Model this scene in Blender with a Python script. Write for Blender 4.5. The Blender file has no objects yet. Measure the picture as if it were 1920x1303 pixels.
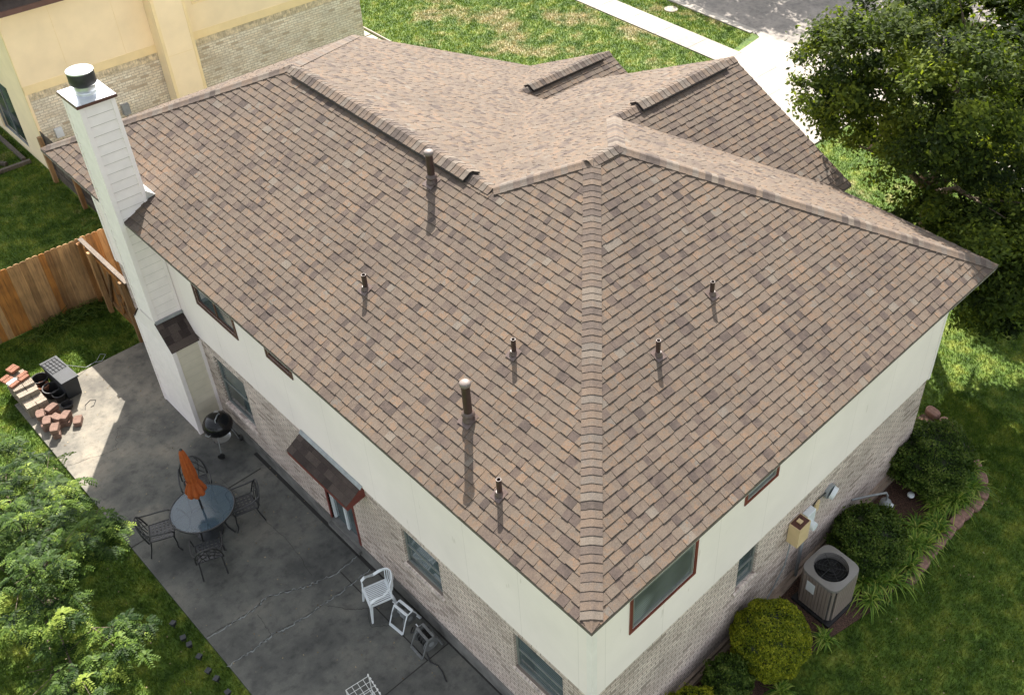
import bpy, math, random
import numpy as np
from mathutils import Vector, Matrix
R = math.radians
random.seed(7)
rng = np.random.default_rng(11)
sc = bpy.context.scene
COL = sc.collection

# ------------------------------------------------------------------ camera
CAM = Vector((-4.9345, -4.9873, 16.2924))
YAW, PITCH, ROLL = R(41.8623), R(38.8451), R(1.9559)
fw = Vector((math.cos(YAW) * math.cos(PITCH), math.sin(YAW) * math.cos(PITCH), -math.sin(PITCH)))
r0 = Vector((math.sin(YAW), -math.cos(YAW), 0))
u0 = r0.cross(fw)
rr = math.cos(ROLL) * r0 + math.sin(ROLL) * u0
uu = -math.sin(ROLL) * r0 + math.cos(ROLL) * u0
cd = bpy.data.cameras.new('camera')
cam = bpy.data.objects.new('camera', cd)
COL.objects.link(cam)
mt = Matrix((rr, uu, -fw)).transposed().to_4x4()
mt.translation = CAM
cam.matrix_world = mt
cd.sensor_fit = 'HORIZONTAL'
cd.sensor_width = 36
cd.lens = 1928.9544 / 1920 * 36
cd.shift_x = (960 - 1196.97) / 1920
cd.shift_y = (531.14 - 651.5) / 1920
cd.clip_start = 0.1
cd.clip_end = 2000
sc.camera = cam

# ------------------------------------------------------------------ world, sun, exposure
SUN_AZ, SUN_EL = R(49), R(44)
w = bpy.data.worlds.new('World')
sc.world = w
w.use_nodes = True
nt = w.node_tree
bg = nt.nodes['Background']
sky = nt.nodes.new('ShaderNodeTexSky')
sky.sky_type = 'NISHITA'
sky.sun_disc = False
sky.sun_elevation = SUN_EL
sky.sun_rotation = R(90) - SUN_AZ
sky.air_density = 1.0
sky.dust_density = 2.5
sky.ozone_density = 0.6
hs = nt.nodes.new('ShaderNodeHueSaturation')      # white balance of the photograph: a near-neutral open sky
hs.inputs['Saturation'].default_value = 0.30
nt.links.new(sky.outputs[0], hs.inputs['Color'])
nt.links.new(hs.outputs[0], bg.inputs[0])
bg.inputs[1].default_value = 0.098
sl = bpy.data.lights.new('sun', 'SUN')
sl.energy = 4.0
sl.angle = R(0.5)
sl.color = (1.0, 0.93, 0.84)
sun = bpy.data.objects.new('sun', sl)
COL.objects.link(sun)
sd = Vector((math.cos(SUN_EL) * math.cos(SUN_AZ), math.cos(SUN_EL) * math.sin(SUN_AZ), math.sin(SUN_EL)))
sun.rotation_euler = (-sd).to_track_quat('-Z', 'Y').to_euler()
sun.location = (20, 20, 30)
sc.view_settings.view_transform = 'Standard'
sc.view_settings.look = 'None'
sc.view_settings.gamma = 1
sc.view_settings.exposure = 1.88
sc.render.engine = 'CYCLES'
sc.cycles.max_bounces = 6
sc.cycles.use_denoising = True
sc.cycles.transparent_max_bounces = 8

# ------------------------------------------------------------------ materials
def nodes(name):
    m = bpy.data.materials.new(name)
    m.use_nodes = True
    t = m.node_tree
    return m, t, t.nodes['Principled BSDF'], t.nodes, t.links

def rampn(N, stops, interp='LINEAR'):
    r = N.new('ShaderNodeValToRGB')
    r.color_ramp.interpolation = interp
    e = r.color_ramp.elements
    while len(e) < len(stops): e.new(0.5)
    for k, (p, c) in enumerate(stops):
        e[k].position = p
        e[k].color = (*c, 1) if len(c) == 3 else c
    return r

def noise(N, L, vec, scale, detail=4, rough=.55):
    n = N.new('ShaderNodeTexNoise')
    n.inputs['Scale'].default_value = scale
    n.inputs['Detail'].default_value = detail
    n.inputs['Roughness'].default_value = rough
    if vec is not None: L.new(vec, n.inputs['Vector'])
    return n

def mixc(N, L, a, b, fac, mode='MIX'):
    m = N.new('ShaderNodeMix')
    m.data_type = 'RGBA'
    m.blend_type = mode
    for s, v in ((6, a), (7, b)):
        if isinstance(v, tuple): m.inputs[s].default_value = (*v, 1)
        else: L.new(v, m.inputs[s])
    if isinstance(fac, (int, float)): m.inputs[0].default_value = fac
    else: L.new(fac, m.inputs[0])
    return m.outputs[2]

def pmat(name, col, rough=.6, var=.12, scale=6, metal=0, bump=0, bscale=60, spec=.5, col2=None):
    """plain surface with a soft procedural mottling and optional fine bump"""
    m, t, p, N, L = nodes(name)
    tc = N.new('ShaderNodeTexCoord')
    n = noise(N, L, tc.outputs['Object'], scale, 5)
    lo = col2 if col2 else tuple(max(0, c * (1 - var * 1.6)) for c in col)
    hi = tuple(min(1, c * (1 + var)) for c in col) if not col2 else col
    r = rampn(N, [(.3, lo), (.7, hi)])
    L.new(n.outputs[0], r.inputs[0])
    L.new(r.outputs[0], p.inputs['Base Color'])
    p.inputs['Roughness'].default_value = rough
    p.inputs['Metallic'].default_value = metal
    p.inputs['Specular IOR Level'].default_value = spec
    if bump:
        nb = noise(N, L, tc.outputs['Object'], bscale, 3)
        b = N.new('ShaderNodeBump')
        b.inputs['Strength'].default_value = bump
        b.inputs['Distance'].default_value = .01
        L.new(nb.outputs[0], b.inputs['Height'])
        L.new(b.outputs[0], p.inputs['Normal'])
    return m

def brick_mat(name, c1, c2, c3, mortar, bw=.2, rh=.067, msize=.008):
    m, t, p, N, L = nodes(name)
    tc = N.new('ShaderNodeTexCoord')
    sp = N.new('ShaderNodeSeparateXYZ'); L.new(tc.outputs['Object'], sp.inputs[0])
    ad = N.new('ShaderNodeMath'); ad.operation = 'ADD'
    L.new(sp.outputs[0], ad.inputs[0]); L.new(sp.outputs[1], ad.inputs[1])
    cb = N.new('ShaderNodeCombineXYZ'); L.new(ad.outputs[0], cb.inputs[0]); L.new(sp.outputs[2], cb.inputs[1])
    b = N.new('ShaderNodeTexBrick')
    L.new(cb.outputs[0], b.inputs['Vector'])
    b.inputs['Scale'].default_value = 1
    b.inputs['Brick Width'].default_value = bw
    b.inputs['Row Height'].default_value = rh
    b.inputs['Mortar Size'].default_value = msize
    b.inputs['Mortar Smooth'].default_value = .3
    b.inputs['Bias'].default_value = 0
    b.inputs['Color1'].default_value = (0, 0, 0, 1)
    b.inputs['Color2'].default_value = (1, 1, 1, 1)
    b.inputs['Mortar'].default_value = (.5, .5, .5, 1)
    r = rampn(N, [(0, c3), (.13, c1), (.6, c2), (1, c1)])
    L.new(b.outputs['Color'], r.inputs[0])
    n = noise(N, L, tc.outputs['Object'], 35, 4)
    rn_ = rampn(N, [(.45, (0, 0, 0)), (.75, (1, 1, 1))]); L.new(n.outputs[0], rn_.inputs[0])
    col = mixc(N, L, r.outputs[0], tuple(x * .6 for x in c1), rn_.outputs[0], 'MIX')
    n2 = noise(N, L, tc.outputs['Object'], 1.3, 3)
    r2 = rampn(N, [(.35, (.78, .78, .78)), (.65, (1.05, 1.05, 1.05))])
    L.new(n2.outputs[0], r2.inputs[0])
    col = mixc(N, L, col, r2.outputs[0], 1.0, 'MULTIPLY')
    col = mixc(N, L, col, mortar, b.outputs['Fac'])
    L.new(col, p.inputs['Base Color'])
    p.inputs['Roughness'].default_value = .9
    bp = N.new('ShaderNodeBump'); bp.inputs['Strength'].default_value = .6; bp.inputs['Distance'].default_value = .01
    inv = N.new('ShaderNodeMath'); inv.operation = 'SUBTRACT'; inv.inputs[0].default_value = 1
    L.new(b.outputs['Fac'], inv.inputs[1])
    L.new(inv.outputs[0], bp.inputs['Height']); L.new(bp.outputs[0], p.inputs['Normal'])
    return m

def board_mat(name, col):
    m, t, p, N, L = nodes(name)
    tc = N.new('ShaderNodeTexCoord')
    sp = N.new('ShaderNodeSeparateXYZ'); L.new(tc.outputs['Object'], sp.inputs[0])
    ad = N.new('ShaderNodeMath'); L.new(sp.outputs[0], ad.inputs[0]); L.new(sp.outputs[1], ad.inputs[1])
    md = N.new('ShaderNodeMath'); md.operation = 'PINGPONG'; md.inputs[1].default_value = .61; L.new(ad.outputs[0], md.inputs[0])
    seam = rampn(N, [(.0, (.80, .79, .78)), (.007, (1, 1, 1))]); L.new(md.outputs[0], seam.inputs[0])
    mp = N.new('ShaderNodeMapping'); mp.inputs['Scale'].default_value = (9, 9, 2.2); L.new(tc.outputs['Object'], mp.inputs[0])
    n = noise(N, L, mp.outputs[0], 1.0, 2, .4)
    streak = rampn(N, [(.735, (1, 1, 1)), (.77, (.86, .85, .83))]); L.new(n.outputs[0], streak.inputs[0])
    n2 = noise(N, L, tc.outputs['Object'], .8, 5, .6)
    dirt = rampn(N, [(.3, (.93, .93, .93)), (.7, (1.03, 1.03, 1.03))]); L.new(n2.outputs[0], dirt.inputs[0])
    c = mixc(N, L, seam.outputs[0], col, 1.0, 'MULTIPLY')
    c = mixc(N, L, c, streak.outputs[0], 1.0, 'MULTIPLY')
    c = mixc(N, L, c, dirt.outputs[0], 1.0, 'MULTIPLY')
    L.new(c, p.inputs['Base Color']); p.inputs['Roughness'].default_value = .75
    return m

def shingle_mat(name, stops, dark=1.0):
    m, t, p, N, L = nodes(name)
    a = N.new('ShaderNodeAttribute'); a.attribute_name = 'rnd'
    tc = N.new('ShaderNodeTexCoord')
    r = rampn(N, stops, 'LINEAR')
    # blotches inside each tab: asphalt granule blends
    n1 = noise(N, L, tc.outputs['Object'], 8, 5, .7)
    mm = N.new('ShaderNodeMath'); mm.operation = 'MULTIPLY_ADD'; mm.inputs[1].default_value = .8
    L.new(n1.outputs[0], mm.inputs[0])
    sub = N.new('ShaderNodeMath'); sub.operation = 'SUBTRACT'; sub.inputs[1].default_value = .40
    L.new(a.outputs['Fac'], sub.inputs[0]); L.new(sub.outputs[0], mm.inputs[2])
    L.new(mm.outputs[0], r.inputs[0])
    n2 = noise(N, L, tc.outputs['Object'], 75, 3, .8)
    r2 = rampn(N, [(.3, (.66, .66, .66)), (.7, (1.34, 1.33, 1.31))])
    L.new(n2.outputs[0], r2.inputs[0])
    c = mixc(N, L, r.outputs[0], r2.outputs[0], 1.0, 'MULTIPLY')
    n3 = noise(N, L, tc.outputs['Object'], .7, 6, .65)
    r3 = rampn(N, [(.30, (.82, .82, .83)), (.5, (1, 1, 1)), (.68, (1.10, 1.08, 1.05))])
    L.new(n3.outputs[0], r3.inputs[0])
    c = mixc(N, L, c, r3.outputs[0], 1.0, 'MULTIPLY')
    L.new(c, p.inputs['Base Color'])
    p.inputs['Roughness'].default_value = .92
    p.inputs['Specular IOR Level'].default_value = .25
    b = N.new('ShaderNodeBump'); b.inputs['Strength'].default_value = .5; b.inputs['Distance'].default_value = .004
    L.new(n2.outputs[0], b.inputs['Height']); L.new(b.outputs[0], p.inputs['Normal'])
    return m

def leaf_mat(name, cols, trans=.35, rough=.5):
    m, t, p, N, L = nodes(name)
    a = N.new('ShaderNodeAttribute'); a.attribute_name = 'rnd'
    k = len(cols)
    r = rampn(N, [(i / (k - 1), c) for i, c in enumerate(cols)])
    L.new(a.outputs['Fac'], r.inputs[0])
    L.new(r.outputs[0], p.inputs['Base Color'])
    p.inputs['Roughness'].default_value = rough
    p.inputs['Specular IOR Level'].default_value = .15
    if trans:
        tr = N.new('ShaderNodeBsdfTranslucent')
        br = mixc(N, L, r.outputs[0], (1.5, 1.5, .5), 1.0, 'MULTIPLY')
        L.new(br, tr.inputs['Color'])
        mx = N.new('ShaderNodeMixShader'); mx.inputs[0].default_value = trans
        L.new(p.outputs[0], mx.inputs[1]); L.new(tr.outputs[0], mx.inputs[2])
        L.new(mx.outputs[0], N['Material Output'].inputs['Surface'])
    return m

def grass_mat(name, blades=False):
    """same patch pattern (in world metres) on the soil sheet and on the blades"""
    m, t, p, N, L = nodes(name)
    tc = N.new('ShaderNodeTexCoord')
    pos = tc.outputs['Object']
    n = noise(N, L, pos, .55, 5, .6)          # tan bare patches of the front yard
    n2 = noise(N, L, pos, 2.2, 4, .6)
    n3 = noise(N, L, pos, 14, 3)
    sp = N.new('ShaderNodeSeparateXYZ'); L.new(pos, sp.inputs[0])
    green = rampn(N, [(.3, (.036, .078, .011)), (.5, (.088, .148, .021)), (.7, (.20, .242, .042))])
    L.new(n2.outputs[0], green.inputs[0])
    straw = rampn(N, [(.3, (.21, .17, .09)), (.7, (.38, .32, .20))])
    L.new(n3.outputs[0], straw.inputs[0])
    # dry patches are mostly in the front yard (x > 13, y > 16)
    mr = N.new('ShaderNodeMapRange'); mr.inputs['From Min'].default_value = 13.5; mr.inputs['From Max'].default_value = 17
    mr.inputs['To Min'].default_value = -.12; mr.inputs['To Max'].default_value = .03
    L.new(sp.outputs[0], mr.inputs[0])
    mr2 = N.new('ShaderNodeMapRange'); mr2.inputs['From Min'].default_value = 14; mr2.inputs['From Max'].default_value = 22
    mr2.inputs['To Min'].default_value = -.06; mr2.inputs['To Max'].default_value = .05
    L.new(sp.outputs[1], mr2.inputs[0])
    ad = N.new('ShaderNodeMath'); L.new(n.outputs[0], ad.inputs[0]); L.new(mr.outputs[0], ad.inputs[1])
    ad2 = N.new('ShaderNodeMath'); L.new(ad.outputs[0], ad2.inputs[0]); L.new(mr2.outputs[0], ad2.inputs[1])
    ad3 = N.new('ShaderNodeMath'); ad3.operation = 'MULTIPLY_ADD'; ad3.inputs[1].default_value = .22
    L.new(n2.outputs[0], ad3.inputs[0]); L.new(ad2.outputs[0], ad3.inputs[2])
    fr = rampn(N, [(.65, (0, 0, 0)), (.82, (.85, .85, .85))])
    L.new(ad3.outputs[0], fr.inputs[0])
    c = mixc(N, L, green.outputs[0], straw.outputs[0], fr.outputs[0])
    if blades:
        a = N.new('ShaderNodeAttribute'); a.attribute_name = 'rnd'
        r = rampn(N, [(0, (.6, .62, .5)), (.8, (1.25, 1.25, 1.0)), (1, (2.0, 1.6, 1.3))])
        L.new(a.outputs['Fac'], r.inputs[0])
        c = mixc(N, L, c, r.outputs[0], 1.0, 'MULTIPLY')
        tr = N.new('ShaderNodeBsdfTranslucent'); L.new(c, tr.inputs['Color'])
        mx = N.new('ShaderNodeMixShader'); mx.inputs[0].default_value = .35
        L.new(c, p.inputs['Base Color'])
        L.new(p.outputs[0], mx.inputs[1]); L.new(tr.outputs[0], mx.inputs[2])
        L.new(mx.outputs[0], N['Material Output'].inputs['Surface'])
    else:
        r = rampn(N, [(.35, (.55, .55, .5)), (.65, (1, 1, 1))])
        L.new(n3.outputs[0], r.inputs[0])
        c = mixc(N, L, c, r.outputs[0], 1.0, 'MULTIPLY')
        L.new(c, p.inputs['Base Color'])
    p.inputs['Roughness'].default_value = .8
    p.inputs['Specular IOR Level'].default_value = .2
    return m

def concrete_mat(name, base, stain, light, sc1=.7, amt=.6, sunlit_end=False):
    m, t, p, N, L = nodes(name)
    tc = N.new('ShaderNodeTexCoord'); pos = tc.outputs['Object']
    n = noise(N, L, pos, sc1, 6, .62)
    n2 = noise(N, L, pos, 5, 6, .7)
    n3 = noise(N, L, pos, 60, 3, .7)
    r = rampn(N, [(.36, stain), (.52, base), (.68, light)])
    L.new(n.outputs[0], r.inputs[0])
    r2 = rampn(N, [(.34, (.66, .66, .67)), (.46, (.92, .92, .92)), (.50, (1, 1, 1)), (.60, (1.03, 1.03, 1.02)), (.68, (1.25, 1.24, 1.2))])
    L.new(n2.outputs[0], r2.inputs[0])
    c = mixc(N, L, r.outputs[0], r2.outputs[0], amt, 'MULTIPLY')
    if sunlit_end:      # far end of the patio painted brighter and warmer as sunlit, ragged noise edge
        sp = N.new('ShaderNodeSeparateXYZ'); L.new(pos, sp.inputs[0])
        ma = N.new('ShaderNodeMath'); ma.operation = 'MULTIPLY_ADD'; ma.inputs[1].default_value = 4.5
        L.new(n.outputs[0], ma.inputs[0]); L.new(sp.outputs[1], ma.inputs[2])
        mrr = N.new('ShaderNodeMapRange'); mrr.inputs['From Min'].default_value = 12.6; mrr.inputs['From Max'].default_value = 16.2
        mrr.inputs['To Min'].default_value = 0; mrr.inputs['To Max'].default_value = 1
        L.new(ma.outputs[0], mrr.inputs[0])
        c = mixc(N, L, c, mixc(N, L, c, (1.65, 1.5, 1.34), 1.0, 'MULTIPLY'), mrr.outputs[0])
    r3 = rampn(N, [(.3, (.86, .86, .86)), (.7, (1.1, 1.1, 1.1))])
    L.new(n3.outputs[0], r3.inputs[0])
    c = mixc(N, L, c, r3.outputs[0], 1.0, 'MULTIPLY')
    L.new(c, p.inputs['Base Color'])
    p.inputs['Roughness'].default_value = .85
    b = N.new('ShaderNodeBump'); b.inputs['Strength'].default_value = .3; b.inputs['Distance'].default_value = .005
    L.new(n3.outputs[0], b.inputs['Height']); L.new(b.outputs[0], p.inputs['Normal'])
    return m

def wood_mat(name, c1, c2, c3):
    m, t, p, N, L = nodes(name)
    a = N.new('ShaderNodeAttribute'); a.attribute_name = 'rnd'
    tc = N.new('ShaderNodeTexCoord')
    mp = N.new('ShaderNodeMapping'); mp.inputs['Scale'].default_value = (22, 22, 1.6)
    L.new(tc.outputs['Object'], mp.inputs[0])
    n = noise(N, L, mp.outputs[0], 1, 5, .65)
    r = rampn(N, [(0, c3), (.12, c3), (.3, tuple(x * .62 for x in c1)), (.5, c1), (.8, c2), (1, c1)])
    L.new(a.outputs['Fac'], r.inputs[0])
    r2 = rampn(N, [(.3, (.5, .48, .46)), (.6, (1.08, 1.06, 1.0))])
    L.new(n.outputs[0], r2.inputs[0])
    c = mixc(N, L, r.outputs[0], r2.outputs[0], 1.0, 'MULTIPLY')
    n4 = noise(N, L, tc.outputs['Object'], 1.6, 3)
    r4 = rampn(N, [(.38, (.62, .62, .64)), (.6, (1, 1, 1))])
    L.new(n4.outputs[0], r4.inputs[0])
    c = mixc(N, L, c, r4.outputs[0], .8, 'MULTIPLY')
    L.new(c, p.inputs['Base Color'])
    p.inputs['Roughness'].default_value = .8
    return m

ST = [(0, (.052, .041, .036)), (.14, (.074, .057, .049)), (.30, (.092, .071, .057)), (.42, (.107, .084, .066)), (.52, (.098, .080, .065)),
      (.62, (.120, .085, .060)), (.72, (.104, .086, .070)), (.82, (.136, .090, .060)), (.91, (.106, .094, .081)), (1, (.124, .106, .087))]
MAT = dict(
    shingle=shingle_mat('asphalt_shingle', ST),
    cap=shingle_mat('ridge_shingle', [(0, (.060, .048, .042)), (.3, (.092, .073, .062)), (.55, (.126, .094, .071)), (.8, (.106, .092, .080)), (1, (.134, .112, .092))]),
    dshingle=shingle_mat('dark_shingle', [(0, (.035, .026, .024)), (.5, (.055, .042, .038)), (1, (.085, .066, .058))]),
    deck=pmat('roof_deck', (.12, .10, .085), .9),
    vent=pmat('vent_plastic', (.018, .017, .017), .6),
    white=board_mat('painted_board', (.92, .82, .785)),
    trim=pmat('painted_trim', (.88, .81, .785), .6, .03, 5),
    lap=pmat('lap_siding', (.85, .785, .755), .6, .04, 5),
    tanlap=pmat('lap_siding_tan', (.68, .62, .50), .65, .05, 5),
    brick=brick_mat('house_brick', (.66, .53, .47), (.80, .68, .61), (.34, .27, .23), (.22, .18, .15), .2, .072, .0085),
    nbrick=brick_mat('buff_brick', (.84, .74, .56), (.92, .87, .72), (.52, .42, .29), (.44, .38, .29), .23, .078, .009),
    sillbrick=pmat('sill_brick', (.62, .53, .47), .9, .25, 9),
    nsoldier=pmat('buff_soldier', (.68, .58, .40), .9, .3, 9),
    yellow=pmat('yellow_board', (.92, .76, .50), .7, .05, 1.2, bump=.1),
    ytrim=pmat('yellow_trim', (.88, .71, .40), .7, .05, 2),
    red=pmat('dark_red_paint', (.17, .038, .030), .5, .15, 5),
    brown=pmat('brown_paint', (.10, .045, .035), .5, .15, 5),
    glass=None, gfra=pmat('grey_window_frame', (.20, .21, .20), .5, .1),
    screen=None,
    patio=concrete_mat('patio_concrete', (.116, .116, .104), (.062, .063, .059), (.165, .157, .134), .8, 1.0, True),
    walk=concrete_mat('sidewalk_concrete', (.29, .262, .225), (.23, .21, .18), (.34, .305, .26), .4, .5),
    road=concrete_mat('road_asphalt', (.20, .178, .155), (.15, .137, .12), (.25, .225, .195), 1.3, 1.0),
    crack=pmat('crack_filler', (.23, .245, .24), .7, .3, 12),
    joint=pmat('dark_joint', (.03, .028, .025), .9),
    lawn=grass_mat('lawn_soil'), blade=grass_mat('grass_blade', True),
    mulch=pmat('mulch', (.085, .045, .03), .95, .6, 40, bump=1, bscale=60),
    fence=wood_mat('cedar_fence', (.36, .205, .085), (.44, .27, .125), (.36, .15, .03)),
    grey_wood=wood_mat('weathered_wood', (.125, .10, .08), (.16, .135, .11), (.09, .065, .048)),
    metal=pmat('galvanised_metal', (.55, .57, .58), .35, .1, 8, .8),
    sheet=pmat('sheet_metal', (.70, .73, .75), .28, .06, 4, .6),
    darkmetal=pmat('dark_bronze_metal', (.040, .040, .042), .45, .2, 12, .3),
    pipe=pmat('brown_painted_pipe', (.045, .024, .02), .45, .2, 12),
    flashgrey=pmat('dull_flashing', (.30, .32, .33), .6, .15, 8),
    flash=pmat('brown_flashing', (.105, .072, .062), .5, .2, 20),
    well=pmat('dark_well', (.004, .004, .004), .9),
    rim=pmat('pipe_rim', (.09, .06, .05), .6),
    cream=pmat('pale_pipe_cap', (.17, .14, .125), .4, .1, 10),
    black=pmat('black_enamel', (.008, .008, .009), .22, .2, 10, spec=.4),
    blackp=pmat('black_plastic', (.016, .016, .017), .5, .3, 10),
    whitep=pmat('white_plastic', (.70, .74, .76), .35, .03, 6),
    whitem=pmat('white_wire', (.74, .74, .72), .4, .04, 6),
    orange=pmat('orange_canvas', (.36, .078, .012), .8, .12, 12, bump=.3, bscale=90),
    acdark=pmat('dark_coil', (.05, .045, .04), .8),
    lap_shade=pmat('lap_shade_paint', (.30, .29, .25), .8),  # dark tone painted for the shade gap between siding laps
    acbody=pmat('beige_metal', (.23, .188, .16), .5, .06, 5),
    actop=pmat('taupe_plastic', (.19, .178, .165), .5, .06, 5),
    tan=pmat('tan_box_paint', (.66, .50, .28), .5, .05, 5),
    ubrown=pmat('rust_brown', (.09, .03, .02), .7, .3, 20),
    greyp=pmat('grey_paint', (.27, .285, .29), .45, .1, 10),
    reelgrey=pmat('worn_grey_plastic', (.15, .155, .155), .45, .2, 10),
    greyblue=pmat('grey_plastic', (.018, .022, .027), .6, .15, 6),
    redbrick=pmat('red_clay', (.24, .10, .055), .85, .25, 30, bump=.5, bscale=80),
    creambrick=pmat('cream_clay', (.26, .215, .165), .85, .3, 30, bump=.5, bscale=80),
    pink=pmat('pink_concrete', (.17, .102, .076), .9, .25, 14, bump=.5, bscale=50),
    edging=pmat('edging_stone', (.27, .155, .12), .9, .25, 12, bump=.5, bscale=50),
    footing=pmat('footing', (.34, .26, .20), .9, .2, 4, bump=.3),
    slabm=pmat('foundation', (.16, .155, .145), .9, .3, 3, bump=.3),
    bark=pmat('bark', (.12, .09, .065), .95, .4, 14, bump=1, bscale=25),
    oak=leaf_mat('oak_leaf', [(.012, .022, .006), (.032, .052, .010), (.065, .092, .015), (.17, .21, .03)], .42, .75),
    pist=leaf_mat('pinnate_leaf', [(.010, .028, .005), (.035, .070, .010), (.080, .135, .018), (.20, .26, .042)], .25, .6),
    box=leaf_mat('boxwood_leaf', [(.045, .072, .007), (.13, .165, .012), (.25, .27, .018), (.40, .39, .035)], .3),
    hedge=leaf_mat('hedge_leaf', [(.018, .038, .007), (.042, .078, .012), (.080, .125, .020), (.14, .18, .04)], .3),
    strap=leaf_mat('strap_leaf', [(.05, .12, .018), (.11, .20, .03), (.21, .31, .045), (.34, .37, .09)], .3),
    litter=leaf_mat('dry_leaf', [(.10, .07, .04), (.22, .17, .10), (.34, .28, .18)], 0, .8),
    core=pmat('twigs', (.02, .028, .010), .95, .5, 30),
    dry=pmat('dry_stems', (.10, .085, .05), .9, .5, 30),
)
def glass_mat(name, col, rough=.06):
    m, t, p, N, L = nodes(name)
    tc = N.new('ShaderNodeTexCoord')
    n = noise(N, L, tc.outputs['Object'], 1.1, 2)
    r = rampn(N, [(.35, tuple(c * .55 for c in col)), (.65, col)])
    L.new(n.outputs[0], r.inputs[0])
    wv = N.new('ShaderNodeTexWave'); wv.bands_direction = 'Z'; wv.inputs['Scale'].default_value = 6; wv.inputs['Distortion'].default_value = .2
    L.new(tc.outputs['Object'], wv.inputs['Vector'])
    n2 = noise(N, L, tc.outputs['Object'], .9, 1)
    bl = rampn(N, [(.46, (0, 0, 0)), (.52, (.8, .8, .8))]); L.new(n2.outputs[0], bl.inputs[0])
    slat_refl = rampn(N, [(.3, tuple(c * 1.1 for c in col)), (.6, tuple(min(1, c * 2.1) for c in col))]); L.new(wv.outputs[0], slat_refl.inputs[0])  # blind slats and sill reflections painted as pale stripes into the glass colour
    L.new(mixc(N, L, r.outputs[0], slat_refl.outputs[0], bl.outputs[0]), p.inputs['Base Color'])
    p.inputs['Roughness'].default_value = rough
    p.inputs['Specular IOR Level'].default_value = .9
    return m
MAT['glass'] = glass_mat('window_glass', (.055, .075, .08))
MAT['screen'] = glass_mat('screened_glass', (.13, .145, .15), .3)
mg, t_, p_, N_, L_ = nodes('table_glass')
p_.inputs['Base Color'].default_value = (.085, .13, .17, 1)
p_.inputs['Roughness'].default_value = .12
p_.inputs['Specular IOR Level'].default_value = .45
tr_ = N_.new('ShaderNodeBsdfTransparent'); tr_.inputs[0].default_value = (.50, .60, .68, 1)
mx_ = N_.new('ShaderNodeMixShader'); mx_.inputs[0].default_value = .42
L_.new(p_.outputs[0], mx_.inputs[1]); L_.new(tr_.outputs[0], mx_.inputs[2])
L_.new(mx_.outputs[0], N_['Material Output'].inputs['Surface'])
MAT['tglass'] = mg

# ------------------------------------------------------------------ mesh helpers
def tag(o, label=None, cat=None, group=None, kind=None):
    if label: o['label'] = label
    if cat: o['category'] = cat
    if group: o['group'] = group
    if kind: o['kind'] = kind
    return o

def thing(name, label, cat, loc=(0, 0, 0), rz=0, group=None):
    o = bpy.data.objects.new(name, None)
    o.empty_display_size = .2
    COL.objects.link(o)
    o.location = loc
    o.rotation_euler = (0, 0, rz)
    return tag(o, label, cat, group)

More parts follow.
